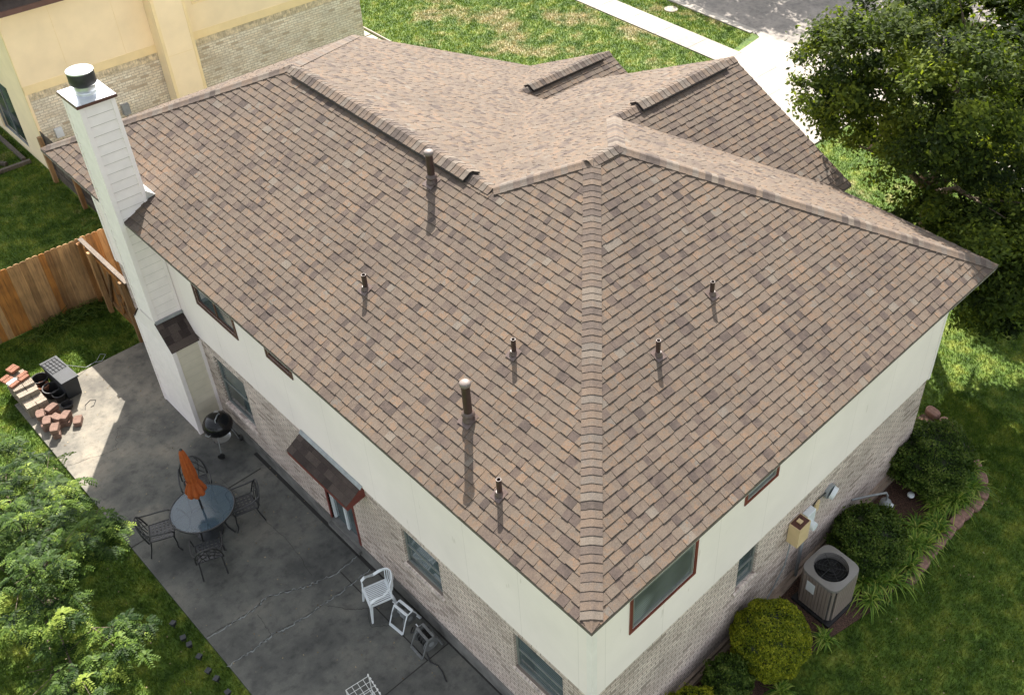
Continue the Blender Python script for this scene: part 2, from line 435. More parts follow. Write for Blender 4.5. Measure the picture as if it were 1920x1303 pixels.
class MB:
    def __init__(s): s.v = []; s.f = []; s.r = []
    def add(s, vs, fs, rnd=None):
        b = len(s.v)
        s.v += [tuple(map(float, q)) for q in vs]
        rv = random.random() if rnd is None else rnd
        for f in fs:
            s.f.append(tuple(b + i for i in f)); s.r.append(rv)
        return s
    def box(s, x0, x1, y0, y1, z0, z1, rnd=None):
        v = [(x, y, z) for z in (z0, z1) for y in (y0, y1) for x in (x0, x1)]
        return s.add(v, [(0, 2, 3, 1), (4, 5, 7, 6), (0, 1, 5, 4), (2, 6, 7, 3), (0, 4, 6, 2), (1, 3, 7, 5)], rnd)
    def obox(s, c, size, m=None, rnd=None):
        """box of size around c, turned by the 3x3 matrix m"""
        hx, hy, hz = (q / 2 for q in size)
        v = []
        for z in (-hz, hz):
            for y in (-hy, hy):
                for x in (-hx, hx):
                    q = Vector((x, y, z))
                    if m: q = m @ q
                    v.append(q + Vector(c))
        return s.add(v, [(0, 2, 3, 1), (4, 5, 7, 6), (0, 1, 5, 4), (2, 6, 7, 3), (0, 4, 6, 2), (1, 3, 7, 5)], rnd)
    def tube(s, pts, r, n=8, caps=True, rnd=None):
        pts = [Vector(p) for p in pts]
        rs = r if isinstance(r, (list, tuple)) else [r] * len(pts)
        vs = []; fs = []
        up = None
        for i, p in enumerate(pts):
            d = (pts[min(i + 1, len(pts) - 1)] - pts[max(i - 1, 0)])
            if d.length < 1e-9: d = Vector((0, 0, 1))
            d.normalize()
            if up is None:
                up = Vector((0, 0, 1)) if abs(d.z) < .9 else Vector((1, 0, 0))
            a = d.cross(up)
            if a.length < 1e-4: a = d.orthogonal()
            a.normalize(); b = a.cross(d).normalized(); up = b
            for k in range(n):
                t = 2 * math.pi * k / n
                vs.append(p + (a * math.cos(t) + b * math.sin(t)) * rs[i])
        for i in range(len(pts) - 1):
            for k in range(n):
                fs.append((i * n + k, i * n + (k + 1) % n, (i + 1) * n + (k + 1) % n, (i + 1) * n + k))
        if caps:
            fs.append(tuple(range(n))); fs.append(tuple((len(pts) - 1) * n + k for k in range(n))[::-1])
        return s.add(vs, fs, rnd)
    def lathe(s, prof, c=(0, 0, 0), n=24, fn=None, rnd=None, close=True):
        vs = []; fs = []
        for i, (r, z) in enumerate(prof):
            for k in range(n):
                t = 2 * math.pi * k / n
                q = r * (fn(t, i) if fn else 1)
                vs.append((c[0] + q * math.cos(t), c[1] + q * math.sin(t), c[2] + z))
        for i in range(len(prof) - 1):
            for k in range(n):
                fs.append((i * n + k, i * n + (k + 1) % n, (i + 1) * n + (k + 1) % n, (i + 1) * n + k))
        if close:
            fs.append(tuple(range(n))[::-1]); fs.append(tuple((len(prof) - 1) * n + k for k in range(n)))
        return s.add(vs, fs, rnd)
    def prism(s, pts, z0, z1, rnd=None):
        n = len(pts)
        v = [(x, y, z0) for x, y in pts] + [(x, y, z1) for x, y in pts]
        f = [tuple(range(n))[::-1], tuple(range(n, 2 * n))] + [(i, (i + 1) % n, n + (i + 1) % n, n + i) for i in range(n)]
        return s.add(v, f, rnd)
    def build(s, name, mat, parent=None, label=None, smooth=False, bevel=0):
        me = bpy.data.meshes.new(name)
        me.from_pydata(s.v, [], s.f)
        at = me.attributes.new('rnd', 'FLOAT', 'FACE')
        at.data.foreach_set('value', s.r)
        me.materials.append(MAT[mat] if isinstance(mat, str) else mat)
        if smooth:
            me.polygons.foreach_set('use_smooth', [True] * len(me.polygons))
        me.update()
        o = bpy.data.objects.new(name, me)
        COL.objects.link(o)
        o.parent = parent
        if label: o['label'] = label
        if bevel:
            b = o.modifiers.new('bevel', 'BEVEL'); b.width = bevel; b.segments = 2; b.limit_method = 'ANGLE'
        if smooth:
            e = o.modifiers.new('edge', 'EDGE_SPLIT'); e.split_angle = R(50)
        return o

def np_mesh(name, V, nper, rnd, mat, parent=None):
    """V: (faces*nper, 3) array of corners"""
    nf = len(V) // nper
    me = bpy.data.meshes.new(name)
    me.vertices.add(len(V)); me.vertices.foreach_set('co', V.astype(np.float32).ravel())
    me.loops.add(len(V)); me.loops.foreach_set('vertex_index', np.arange(len(V), dtype=np.int32))
    me.polygons.add(nf)
    me.polygons.foreach_set('loop_start', np.arange(0, len(V), nper, dtype=np.int32))
    me.polygons.foreach_set('loop_total', np.full(nf, nper, dtype=np.int32))
    at = me.attributes.new('rnd', 'FLOAT', 'FACE')
    at.data.foreach_set('value', rnd.astype(np.float32))
    me.materials.append(MAT[mat])
    me.update(calc_edges=True)
    o = bpy.data.objects.new(name, me)
    COL.objects.link(o)
    o.parent = parent
    return o

def copy_tree(o, parent=None):
    c = o.copy(); COL.objects.link(c); c.parent = parent
    for ch in list(o.children): copy_tree(ch, c)
    return c

def leaf_quads(P, N, size, aspect=.5):
    """rhombic leaves at points P, roughly facing N"""
    n = len(P)
    T = rng.normal(size=(n, 3)); T -= (T * N).sum(1, keepdims=True) * N
    T /= np.linalg.norm(T, axis=1, keepdims=True) + 1e-9
    B = np.cross(N, T)
    s = (size * rng.uniform(.65, 1.3, n))[:, None]
    a = P - T * s; b = P - B * s * aspect; c = P + T * s; d = P + B * s * aspect
    return np.stack([a, b, c, d], 1).reshape(-1, 3)

def unit(a): return a / (np.linalg.norm(a, axis=1, keepdims=True) + 1e-9)

# ------------------------------------------------------------------ fitted house dimensions (metres)
He = 5.2; m = .5
Lx, Ly, xm, xt, g, o_ = 10.231, 15.544, 3.718, 4.834, 1.740, .477
yg, zg = xt + g, He + m * (xt - g)
XG, YP4 = 10.62, 10.68
XH, YH, ZH = 12.97, 12.40, 4.0
Hs = 2.446

# ------------------------------------------------------------------ setting: ground, patio, walks, road
def sheet(name, pts, z, mat, thick=0, kind='structure'):
    b = MB()
    if thick: b.prism(pts, z - thick, z)
    else: b.add([(x, y, z) for x, y in pts], [tuple(range(len(pts)))])
    return tag(b.build(name, mat), kind=kind)

b = MB()
b.add([(-400, -400, -.05), (23.75, -400, -.05), (23.75, 450, -.05), (-400, 450, -.05)], [(0, 1, 2, 3)])
b.add([(33.4, -400, -.05), (450, -400, -.05), (450, 450, -.05), (33.4, 450, -.05)], [(0, 1, 2, 3)])
tag(b.build('ground', 'lawn'), kind='structure')
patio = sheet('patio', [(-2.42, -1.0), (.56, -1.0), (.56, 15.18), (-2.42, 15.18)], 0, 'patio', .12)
sheet('sidewalk', [(21.05, -40), (22.15, -40), (22.15, 70), (21.05, 70)], -.012, 'walk', .08)
road = sheet('road', [(24.1, -400), (33.5, -400), (33.5, 450), (24.1, 450)], -.14, 'road', .01)
b = MB()
b.box(23.62, 23.80, 15.55, 110, -.2, .0); b.box(23.80, 24.2, 15.55, 110, -.2, -.118)
b.box(23.62, 23.80, -80, 8.6, -.2, .0); b.box(23.80, 24.2, -80, 8.6, -.2, -.118)
b.box(23.80, 24.2, 8.6, 15.55, -.2, -.1185)
tag(b.build('curb', 'walk', bevel=.02), kind='structure')
b = MB()
b.prism([(12.5, 9.5), (21.046, 9.3), (21.046, 14.9), (12.5, 14.9)], -.1, -.006)
b.prism([(22.154, 9.3), (23.6, 8.9), (23.6, 15.1), (22.154, 14.9)], -.1, -.010)
b.prism([(23.6, 8.7), (23.85, 8.7), (23.85, 15.5), (23.6, 15.1)], -.1, -.03)
tag(b.build('driveway', 'walk'), kind='structure')
b = MB()   # expansion joints
for y in np.arange(-10, 40, 1.55): b.box(21.06, 22.14, y - .012, y + .012, -.02, -.008)
for x in (15.0, 18.0): b.box(x - .012, x + .012, 9.6, 14.8, -.02, -.002)
b.box(13, 21, 12.19, 12.21, -.02, -.0025)
tag(b.build('expansion_joints', 'slabm'), kind='structure')
b = MB()
for i in range(11):
    y = 22.6 + i * .46
    for j in range(2):
        b.box(13.05 + j * .36 + random.uniform(-.02, .02), 13.36 + j * .36, y, y + .40, -.06, -.02 + random.uniform(0, .01))
b.box(13.82, 13.87, 22.4, 27.8, -.06, .02)
tag(b.build('side_path', 'walk', bevel=.01), kind='structure')

# patio joints and filled cracks
b = MB()
b.box(-2.42, .3, 9.845, 9.870, -.01, .003); b.box(-1.0, .5, 4.0, 4.02, -.01, .003)
b.box(-.02, .0, 4.02, 6.6, -.01, .0025)
b.box(.40, .56, 6.2, 10.3, -.01, .004); b.box(.44, .56, -1, 6.2, -.01, .004)
tag(b.build('patio_joints', 'joint'), kind='structure')
def crack(pts, wid, name, mat, jit=.02, n=9):
    b = MB(); P = []
    for a, c in zip(pts[:-1], pts[1:]):
        for k in range(n):
            t = k / n
            P.append((a[0] + (c[0] - a[0]) * t + random.uniform(-jit, jit), a[1] + (c[1] - a[1]) * t + random.uniform(-jit, jit)))
    P.append(pts[-1])
    for a, c in zip(P[:-1], P[1:]):
        d = Vector((c[0] - a[0], c[1] - a[1], 0)); q = Vector((-d.y, d.x, 0)).normalized()
        w1, w2 = wid * random.uniform(.5, 1.3), wid * random.uniform(.5, 1.3)
        A = Vector((a[0], a[1], .004)); C = Vector((c[0], c[1], .004))
        b.add([A - q * w1, C - q * w2, C + q * w2, A + q * w1], [(0, 1, 2, 3)])
    return tag(b.build(name, mat), kind='structure')
cr1 = [(-2.4, 7.12), (-1.81, 7.04), (-1.5, 7.03), (-1.25, 7.09), (-.62, 6.77), (-.09, 6.63), (.44, 6.68)]
cr2 = [(-2.42, 6.36), (-1.92, 6.32), (-1.59, 6.35), (-1.12, 6.25), (-.7, 6.23), (-.25, 6.22), (.40, 6.26)]
crack(cr1, .011, 'patio_crack', 'crack', .03, 12); crack(cr2, .012, 'patio_crack', 'crack', .03, 12)
crack([(x, y + .012) for x, y in cr1], .005, 'patio_crack', 'joint', .012)
crack([(x, y + .012) for x, y in cr2], .004, 'patio_crack', 'joint', .012)
crack([(-.62, 6.2), (-.3, 5.75), (-.12, 5.6), (-.3, 5.25), (-.05, 5.02)], .004, 'patio_crack', 'joint', .015)
crack([(-.4, 10.2), (-.35, 8.9), (-.3, 7.8), (-.42, 6.9)], .003, 'patio_crack', 'joint', .015)
crack([(-1.6, 6.3), (-1.55, 6.9)], .003, 'patio_crack', 'joint', .015)
crack([(-.62, 12.2), (-1.2, 13.0), (-1.5, 12.4), (-2.4, 12.7)], .003, 'patio_crack', 'joint', .03)

# mulch bed along the right wall
bed = [(.9, .47), (1.6, -.2), (2.6, -.65), (4.0, -.6), (5.2, -.75), (6.3, -1.0), (7.4, -1.08), (8.8, -1.0), (10.0, -1.0), (10.6, -.65),
       (11.0, .0), (11.25, .45), (11.25, .95), (9.8, 1.2), (9.8, .47)]
sheet('flower_bed', bed, -.02, 'mulch', .05)

# ------------------------------------------------------------------ house
house = thing('brick_house', 'two storey house with brown shingle roof, white upper walls and brick lower walls', 'house')

def wall(b, ax, c, u0_, u1_, z0, z1, holes=(), depth=.09, sgn=-1):
    """axis-aligned wall sheet at ax=c with rectangular openings and their reveals (going inwards = -sgn)"""
    us = sorted({u0_, u1_, *[h[0] for h in holes], *[h[1] for h in holes]})
    zs = sorted({z0, z1, *[h[2] for h in holes], *[h[3] for h in holes]})
    P = (lambda u, z, d=0: (c - sgn * d, u, z)) if ax == 'x' else (lambda u, z, d=0: (u, c - sgn * d, z))
    for a, a2 in zip(us[:-1], us[1:]):
        for z, z2 in zip(zs[:-1], zs[1:]):
            if any(h[0] <= a and a2 <= h[1] and h[2] <= z and z2 <= h[3] for h in holes): continue
            b.add([P(a, z), P(a2, z), P(a2, z2), P(a, z2)], [(0, 1, 2, 3)])
    for h in holes:
        q = [(h[0], h[2]), (h[1], h[2]), (h[1], h[3]), (h[0], h[3])]
        for i in range(4):
            a, z = q[i]; a2, z2 = q[(i + 1) % 4]
            b.add([P(a, z), P(a2, z2), P(a2, z2, depth), P(a, z, depth)], [(0, 1, 2, 3)])

BX, BY = o_ + .03, o_ + .03        # brick faces (siding stands 3 cm proud)
LW = [(10.02, 11.16, .84, 2.15), (6.62, 7.52, .20, 2.28), (4.03, 5.04, 1.30, 2.25), (1.12, 2.22, 1.30, 2.25)]
UW = [(9.58, 10.95, 3.66, 4.75), (7.70, 8.43, 3.95, 4.75)]
RW = [(3.88, 4.40, 1.50, 2.36)]
RU = [(1.27, 2.60, 3.34, 4.75), (3.80, 4.54, 3.93, 4.75)]
b = MB()
wall(b, 'x', BX, BY, Ly - BY, .32, Hs, LW)
wall(b, 'y', BY, BX, Lx - BX, .18, Hs, RW)
wall(b, 'x', Lx - BX, BY, Ly - BY, .1, Hs, (), .1, 1)
wall(b, 'y', Ly - BY, BX, Lx - BX, .1, Hs, (), .1, 1)
b.build('brick_wall', 'brick', house)
b = MB()
wall(b, 'x', o_, o_, Ly - o_, Hs, He + .22, UW, .07)
wall(b, 'y', o_, o_, Lx - o_, Hs, He + .22, RU, .07)
b.add([(o_, o_, Hs), (BX + .02, o_, Hs), (BX + .02, Ly - o_, Hs), (o_, Ly - o_, Hs)], [(0, 1, 2, 3)])
b.add([(o_, o_, Hs), (Lx - o_, o_, Hs), (Lx - o_, BY + .02, Hs), (o_, BY + .02, Hs)], [(0, 1, 2, 3)])
wall(b, 'x', Lx - o_, o_, 9.0, Hs, He - .01, (), .1, 1); wall(b, 'x', Lx - o_, 9.0, YP4 - .5, Hs, 4.6, (), .1, 1)
wall(b, 'y', Ly - o_, o_, 7.4, Hs, He - .01, (), .1, 1)
b.build('upper_siding', 'white', house)
for bx in ((o_ - .012, o_ + .09, o_ - .012, o_ + .002, Hs - .02, He + .1), (o_ - .012, o_ - .0005, o_ + .002, o_ + .09, Hs - .02, He + .1),
           (Lx - o_ - .07, Lx - o_ + .01, o_ - .012, o_ - .0005, Hs - .02, He + .1), (o_ - .012, o_ - .0005, Ly - o_ - .1, Ly - o_ + .01, Hs - .02, He + .1)):
    MB().box(*bx).build('corner_trim', 'trim', house)
b = MB()   # front wings
b.box(7.0, XG - .35, 3.6, YP4 - .45, 0, 4.55); b.box(7.0, XH - .4, YP4 - .45, Ly - o_ - .002, 0, 2.36)
b.build('front_wall', 'brick', house)
# soffits and fascias
b = MB()
b.add([(0.03, 0.03, He - .06), (o_, o_, He - .06), (o_, Ly - o_, He - .06), (0.03, Ly - .03, He - .06)], [(0, 1, 2, 3)])
b.add([(0.03, 0.03, He - .061), (Lx - .03, 0.03, He - .061), (Lx - o_, o_, He - .061), (o_, o_, He - .061)], [(0, 1, 2, 3)])
b.box(.02, .04, .02, Ly - .02, He - .10, He - .012); b.box(.041, Lx - .02, .02, .04, He - .10, He - .012)
b.box(Lx - .04, Lx - .02, .041, 3.4, He - .10, He - .012); b.box(.041, 7.3, Ly - .04, Ly - .02, He - .10, He - .012)
b.build('fascia', 'trim', house)
# foundation: grey on the patio side, tan ledge on the right
b = MB(); b.box(BX - .035, BX + .1, BY, Ly - .5, -.1, .315)
b.build('foundation', 'slabm', house)
b = MB(); b.box(BX + .101, Lx - .5, BY - .05, BY + .1, -.1, .175); b.box(BX + .101, Lx - .5, BY - .12, BY - .051, -.1, .08)
b.build('foundation', 'footing', house, label='tan ledge of the foundation behind the flower bed')

# ---- roof planes made of individual shingle tabs
def clip(poly, pts):
    """Sutherland-Hodgman: clip plan polygon pts (list of (x,y)) by convex poly"""
    n = len(poly)
    area = sum(poly[i][0] * poly[(i + 1) % n][1] - poly[(i + 1) % n][0] * poly[i][1] for i in range(n))
    s = 1 if area > 0 else -1
    out = pts
    for i in range(n):
        ax, ay = poly[i]; bx, by = poly[(i + 1) % n]
        inp = out; out = []
        if not inp: return []
        def side(q): return s * ((bx - ax) * (q[1] - ay) - (by - ay) * (q[0] - ax))
        for k in range(len(inp)):
            p1, p2 = inp[k], inp[(k + 1) % len(inp)]
            d1, d2 = side(p1), side(p2)
            if d1 >= -1e-9: out.append(p1)
            if (d1 > 1e-9 and d2 < -1e-9) or (d1 < -1e-9 and d2 > 1e-9):
                t = d1 / (d1 - d2)
                out.append((p1[0] + (p2[0] - p1[0]) * t, p1[1] + (p2[1] - p1[1]) * t))
    return out

roof_b = MB()
ROWS = .1415 / math.sqrt(1.25)
def roof_plane(face, ref, zref, pieces, e=ROWS, sb=None):
    """face: way the slope faces; ref: eave coordinate where z=zref; rows run parallel to the eave"""
    b = sb or shin
    axis = 0 if 'x' in face else 1
    sg = 1 if face[0] == '-' else -1          # run = sg*(coord-ref)
    run = lambda q: sg * (q[axis] - ref)
    Z = lambda q: zref + m * run(q)
    allp = [q for pc in pieces for q in pc]
    rmax = max(run(q) for q in allp); rmin = min(run(q) for q in allp)
    umin = min(q[1 - axis] for q in allp); umax = max(q[1 - axis] for q in allp)
    i = math.floor(rmin / e)
    while i * e < rmax:
        ra, rb = i * e, (i + 1) * e
        u = umin - random.uniform(0, .3)
        ph = 0
        while u < umax:
            wd = random.choice((.09, .11, .125, .14, .15, .17, .20))
            ph = 1 - ph
            th = random.uniform(.016, .020) if ph else random.uniform(.010, .013)
            jit = random.uniform(-.006, .006)
            u1 = u + wd
            qa, qb = ref + sg * (ra + jit), ref + sg * (rb + .02)
            pts = [(qa, u + .0015), (qa, u1 - .0015), (qb, u1 - .0015), (qb, u + .0015)] if axis == 0 else [(u + .0015, qa), (u1 - .0015, qa), (u1 - .0015, qb), (u + .0015, qb)]
            rv = min(1, max(0, random.gauss(.48, .2)))
            L_ = rb + .02 - (ra + jit)
            for pc in pieces:
                c = clip(pc, pts)
                if len(c) < 3: continue
                ar = abs(sum(c[k][0] * c[(k + 1) % len(c)][1] - c[(k + 1) % len(c)][0] * c[k][1] for k in range(len(c))))
                if ar < 2e-5: continue
                off = lambda q: max(.002, th * (1 - (run(q) - ra - jit) / L_) + .003)
                vs = [(q[0], q[1], Z(q) + off(q)) for q in c]
                b.add(vs, [tuple(range(len(c)))], rv)
                for k in range(len(c)):
                    p1, p2 = c[k], c[(k + 1) % len(c)]
                    lowedge = abs(run(p1) - ra - jit) < 1e-4 and abs(run(p2) - ra - jit) < 1e-4
                    sideedge = abs(p1[1 - axis] - p2[1 - axis]) < 1e-6
                    if lowedge or (sideedge and ph):
                        b.add([vs[k], vs[(k + 1) % len(c)], (p2[0], p2[1], Z(p2) - .004), (p1[0], p1[1], Z(p1) - .004)], [(0, 1, 2, 3)], rv * .6)
            u = u1
        i += 1
    for pc in pieces:          # deck under the tabs
        n = len(pc)
        v = [(q[0], q[1], Z(q) - .006) for q in pc] + [(q[0], q[1], Z(q) - .05) for q in pc]
        roof_b.add(v, [tuple(range(n)), tuple(range(n, 2 * n))[::-1]] + [(k, (k + 1) % n, n + (k + 1) % n, n + k) for k in range(n)])

G0 = (Lx - xt + g, yg)
vy4 = (xm + (yg - (2 * xt - xm)), yg)       # valley P4/P5 at y=yg
planes = [
    ('-x', 0, He, [[(0, 0), (xm, xm), (xm, Ly - xm), (0, Ly)], [(xm, xm), (xt, xt), (xm, 2 * xt - xm)]]),
    ('-y', 0, He, [[(0, 0), (Lx, 0), (Lx - xt, xt), (xt, xt)]]),
    ('+x', Lx, He, [[(Lx, 0), (Lx, yg - (xt - g)), G0, (Lx - xt, xt)]]),
    ('+y', 2 * xt, He, [[(xt, xt), (Lx - xt, xt), G0, vy4, (xm, 2 * xt - xm)], [vy4, (XG, yg), (XG, YP4), (xm + YP4 - (2 * xt - xm), YP4)]]),
    ('+x', 2 * xm, He, [[(xm, 2 * xt - xm), (xm, Ly - xm), (2 * xm, Ly), (2 * xm, 2 * xt)], [(2 * xm, 10.6), (2 * xm, Ly), (9.835, Ly), (9.835, 10.6)], [(2 * xm, 2 * xt), (2 * xm, 10.6), (8.37, 10.6)],
                        [(9.835, YH), (9.835, Ly), (XH, Ly)], [(9.835, YH), (9.835, 10.6), (11.6, 10.6)]]),
    ('-y', yg - (zg - He) / m, He, [[G0, (XG, yg), (XG, 3.38), (Lx + .1, 3.38)]]),
    ('-y', YH - (ZH - He) / -m * -1, He, [[(9.835, YH), (XH, YH), (XH, 10.3), (11.9, 10.3)]]),
    ('+y', YH, ZH, [[(9.835, YH), (XH, YH), (XH, Ly)]]),
    ('+y', Ly, He, [[(0, Ly), (xm, Ly - xm), (2 * xm, Ly)]]),
]
planes[6] = ('-y', YH - ZH / m, 0.0, planes[6][3])
shin = MB()
for pl in planes: roof_plane(*pl)
roof = shin.build('roof', 'shingle', house)
roof_b.build('roof_deck', 'deck', roof)

# ---- hip, ridge caps and ridge vents
PN = {'-x': Vector((-m, 0, 1)).normalized(), '+x': Vector((m, 0, 1)).normalized(), '-y': Vector((0, -m, 1)).normalized(), '+y': Vector((0, m, 1)).normalized()}
def caps(A, B, f1, f2, lift=0.0, w=.15, e=.1154, name='ridge_cap', tip=False):
    A, B = Vector(A), Vector(B)
    ax = (B - A); Ln = ax.length; ax.normalize()
    def sidev(n):
        s = ax.cross(n)
        if s.z > 0 or (abs(s.z) < 1e-6): s = -s if s.z > 0 else s
        return s.normalized()
    s1, s2 = sidev(PN[f1]), sidev(PN[f2])
    if (s1 - s2).length < .1: s2 = -s2
    up = (PN[f1] + PN[f2]).normalized()
    b = MB()
    def prof(t, h, ww):
        c = A + ax * t + up * (lift)
        pts = []
        for s, k in ((s1, 1), (s1, .55), (s1, .16), (s2, .16), (s2, .55), (s2, 1)):
            pts.append(c + s * ww * k + up * (h + (.024 if k < .5 else 0.017)))
        return pts
    k = 0; st = .0
    if tip:          # the lowest cap is trimmed to the corner of the eave
        st = .17
        pt_ = A + ax * .0 + up * .016
        q = prof(st + .03, .006, w)
        b.add([pt_] + q, [(0, i + 1, i + 2) for i in range(5)], .5)
    while st + k * e < Ln - .02:
        t0 = st + k * e + random.uniform(-.004, .004); t1 = min(t0 + e + .03, Ln + .02)
        ww = w * random.uniform(.985, 1.015)
        h0 = random.uniform(.011, .014)
        lo = prof(t0, h0, ww); hi = prof(t1, .004, ww)
        bt = prof(t0, -.004, ww)
        rv = min(1, max(0, random.gauss(.5, .28)))
        b.add(lo + hi, [(i, i + 1, 7 + i, 6 + i) for i in range(5)], rv)
        b.add(lo + bt, [(i, 6 + i, 7 + i, i + 1) for i in range(5)], rv * .2)
        for q in (0, 5):
            b.add([lo[q], hi[q], prof(t1, -.012, ww)[q], prof(t0, -.012, ww)[q]], [(0, 1, 2, 3)], rv * .4)
        k += 1
    return b.build(name, 'cap', roof)
def vent(A, B, f1, f2):
    A, B = Vector(A), Vector(B)
    ax = (B - A).normalized()
    up = (PN[f1] + PN[f2]).normalized()
    s1 = ax.cross(PN[f1]); s1 = -s1 if s1.z > 0 else s1
    s2 = ax.cross(PN[f2]); s2 = -s2 if s2.z > 0 else s2
    b = MB()
    def sec(c, top, wd):
        return [c + s1 * wd + up * top, c + up * (top + .004), c + s2 * wd + up * top]
    for wd, z0, z1 in ((.205, .045, .060), (.165, .0, .045)):
        v = sec(A, z1, wd) + sec(B, z1, wd) + sec(A, z0, wd) + sec(B, z0, wd)
        b.add(v, [(0, 1, 4, 3), (1, 2, 5, 4), (6, 9, 10, 7), (7, 10, 11, 8), (0, 3, 9, 6), (2, 8, 11, 5), (0, 6, 7, 1), (1, 7, 8, 2), (3, 4, 10, 9), (4, 5, 11, 10)])
    b.build('ridge_vent', 'vent', roof)
    caps(A, B, f1, f2, lift=.058, w=.198)

E0 = (0, 0, He); T1 = (xt, xt, He + m * xt); T2 = (Lx - xt, xt, He + m * xt); Bc = (Lx, 0, He)
M2 = (xm, 2 * xt - xm, He + m * xm); M1 = (xm, Ly - xm, He + m * xm); F_ = (2 * xm, Ly, He); C_ = (0, Ly, He)
G0z = (G0[0], G0[1], zg); G1z = (XG, yg, zg); H0 = (9.835, YH, ZH); H1 = (XH, YH, ZH)
caps(E0, T1, '-x', '-y', tip=True); caps(Bc, T2, '-y', '+x', tip=True); caps(M2, T1, '-x', '+y')
caps(G0z, T2, '+x', '+y'); caps((xt - .1, xt, T1[2]), T2, '-y', '+y', lift=.008)
caps(G0z, (7.75, yg, zg), '-y', '+y'); vent((7.75, yg, zg), (XG - .35, yg, zg), '-y', '+y'); caps((XG - .35, yg, zg), G1z, '-y', '+y')
caps(M2, (xm, 6.5, M2[2]), '-x', '+x'); vent((xm, 6.5, M2[2]), (xm, 11.55, M2[2]), '-x', '+x'); caps((xm, 11.55, M2[2]), M1, '-x', '+x')
caps(C_, M1, '-x', '+y', tip=True); caps(F_, M1, '+x', '+y', tip=True)
caps(H0, (10.15, YH, ZH), '-y', '+y'); vent((10.15, YH, ZH), (XH - .35, YH, ZH), '-y', '+y'); caps((XH - .35, YH, ZH), H1, '-y', '+y')

# ---- roof pipes and flues
def pipe(x, y, h, r, face, kind):
    z = He + m * (x if face == '-x' else y)
    n = PN[face]
    if kind == 'flue':
        b = MB(); b.lathe([(r, -.05), (r, h - .06)], (x, y, z), 20); f = b.build('flue_pipe', 'pipe', roof, smooth=True)
        b = MB(); b.lathe([(r * 1.1, h - .07), (r * 1.3, h - .055), (r * 1.3, h - .015), (r * 1.1, h), (r * .7, h + .010), (.001, h + .022)], (x, y, z), 20); b.build('flue_cap', 'cream', f, smooth=True)
        b = MB(); b.lathe([(r * 1.02, .16), (r * 1.5, .13), (r * 1.55, .10), (r * 1.15, .085)], (x, y, z), 20, close=False); b.build('storm_collar', 'flash', f, smooth=True)
    else:
        b = MB(); b.lathe([(r, -.05), (r, h), (r * .75, h), (r * .75, h - .06)], (x, y, z), 16); f = b.build('vent_pipe', 'pipe', roof, smooth=True)
        b = MB(); b.lathe([(r * 1.0, h - .002), (r * 1.01, h + .003), (r * .86, h + .003), (r * .84, h - .002)], (x, y, z), 16, close=False); b.build('pipe_rim', 'rim', f, smooth=True)
    b = MB()
    s = (Vector((0, 1, 0)) if face == '-x' else Vector((1, 0, 0))); u = n.cross(s); u = u if u.z > 0 else -u
    c = Vector((x, y, z)) + n * .022
    w2 = r + .055
    b.add([c - s * w2 - u * w2 * 1.1, c + s * w2 - u * w2 * 1.1, c + s * w2 + u * w2, c - s * w2 + u * w2], [(0, 1, 2, 3)])
    b.tube([c + n * -.004, c + Vector((0, 0, .012)), c + Vector((0, 0, .05))], [r + .03, r + .02, r + .006], 14)
    b.build('pipe_flashing', 'flash', f)
pipe(3.32, 7.05, .60, .062, '-x', 'flue'); pipe(.97, 3.41, .73, .062, '-x', 'flue')
pipe(1.49, 6.52, .29, .040, '-x', 'pipe'); pipe(1.97, 3.55, .28, .036, '-x', 'pipe'); pipe(.51, 2.24, .30, .038, '-x', 'pipe')
pipe(3.38, 2.04, .28, .036, '-y', 'pipe'); pipe(4.86, 2.28, .25, .036, '-y', 'pipe')

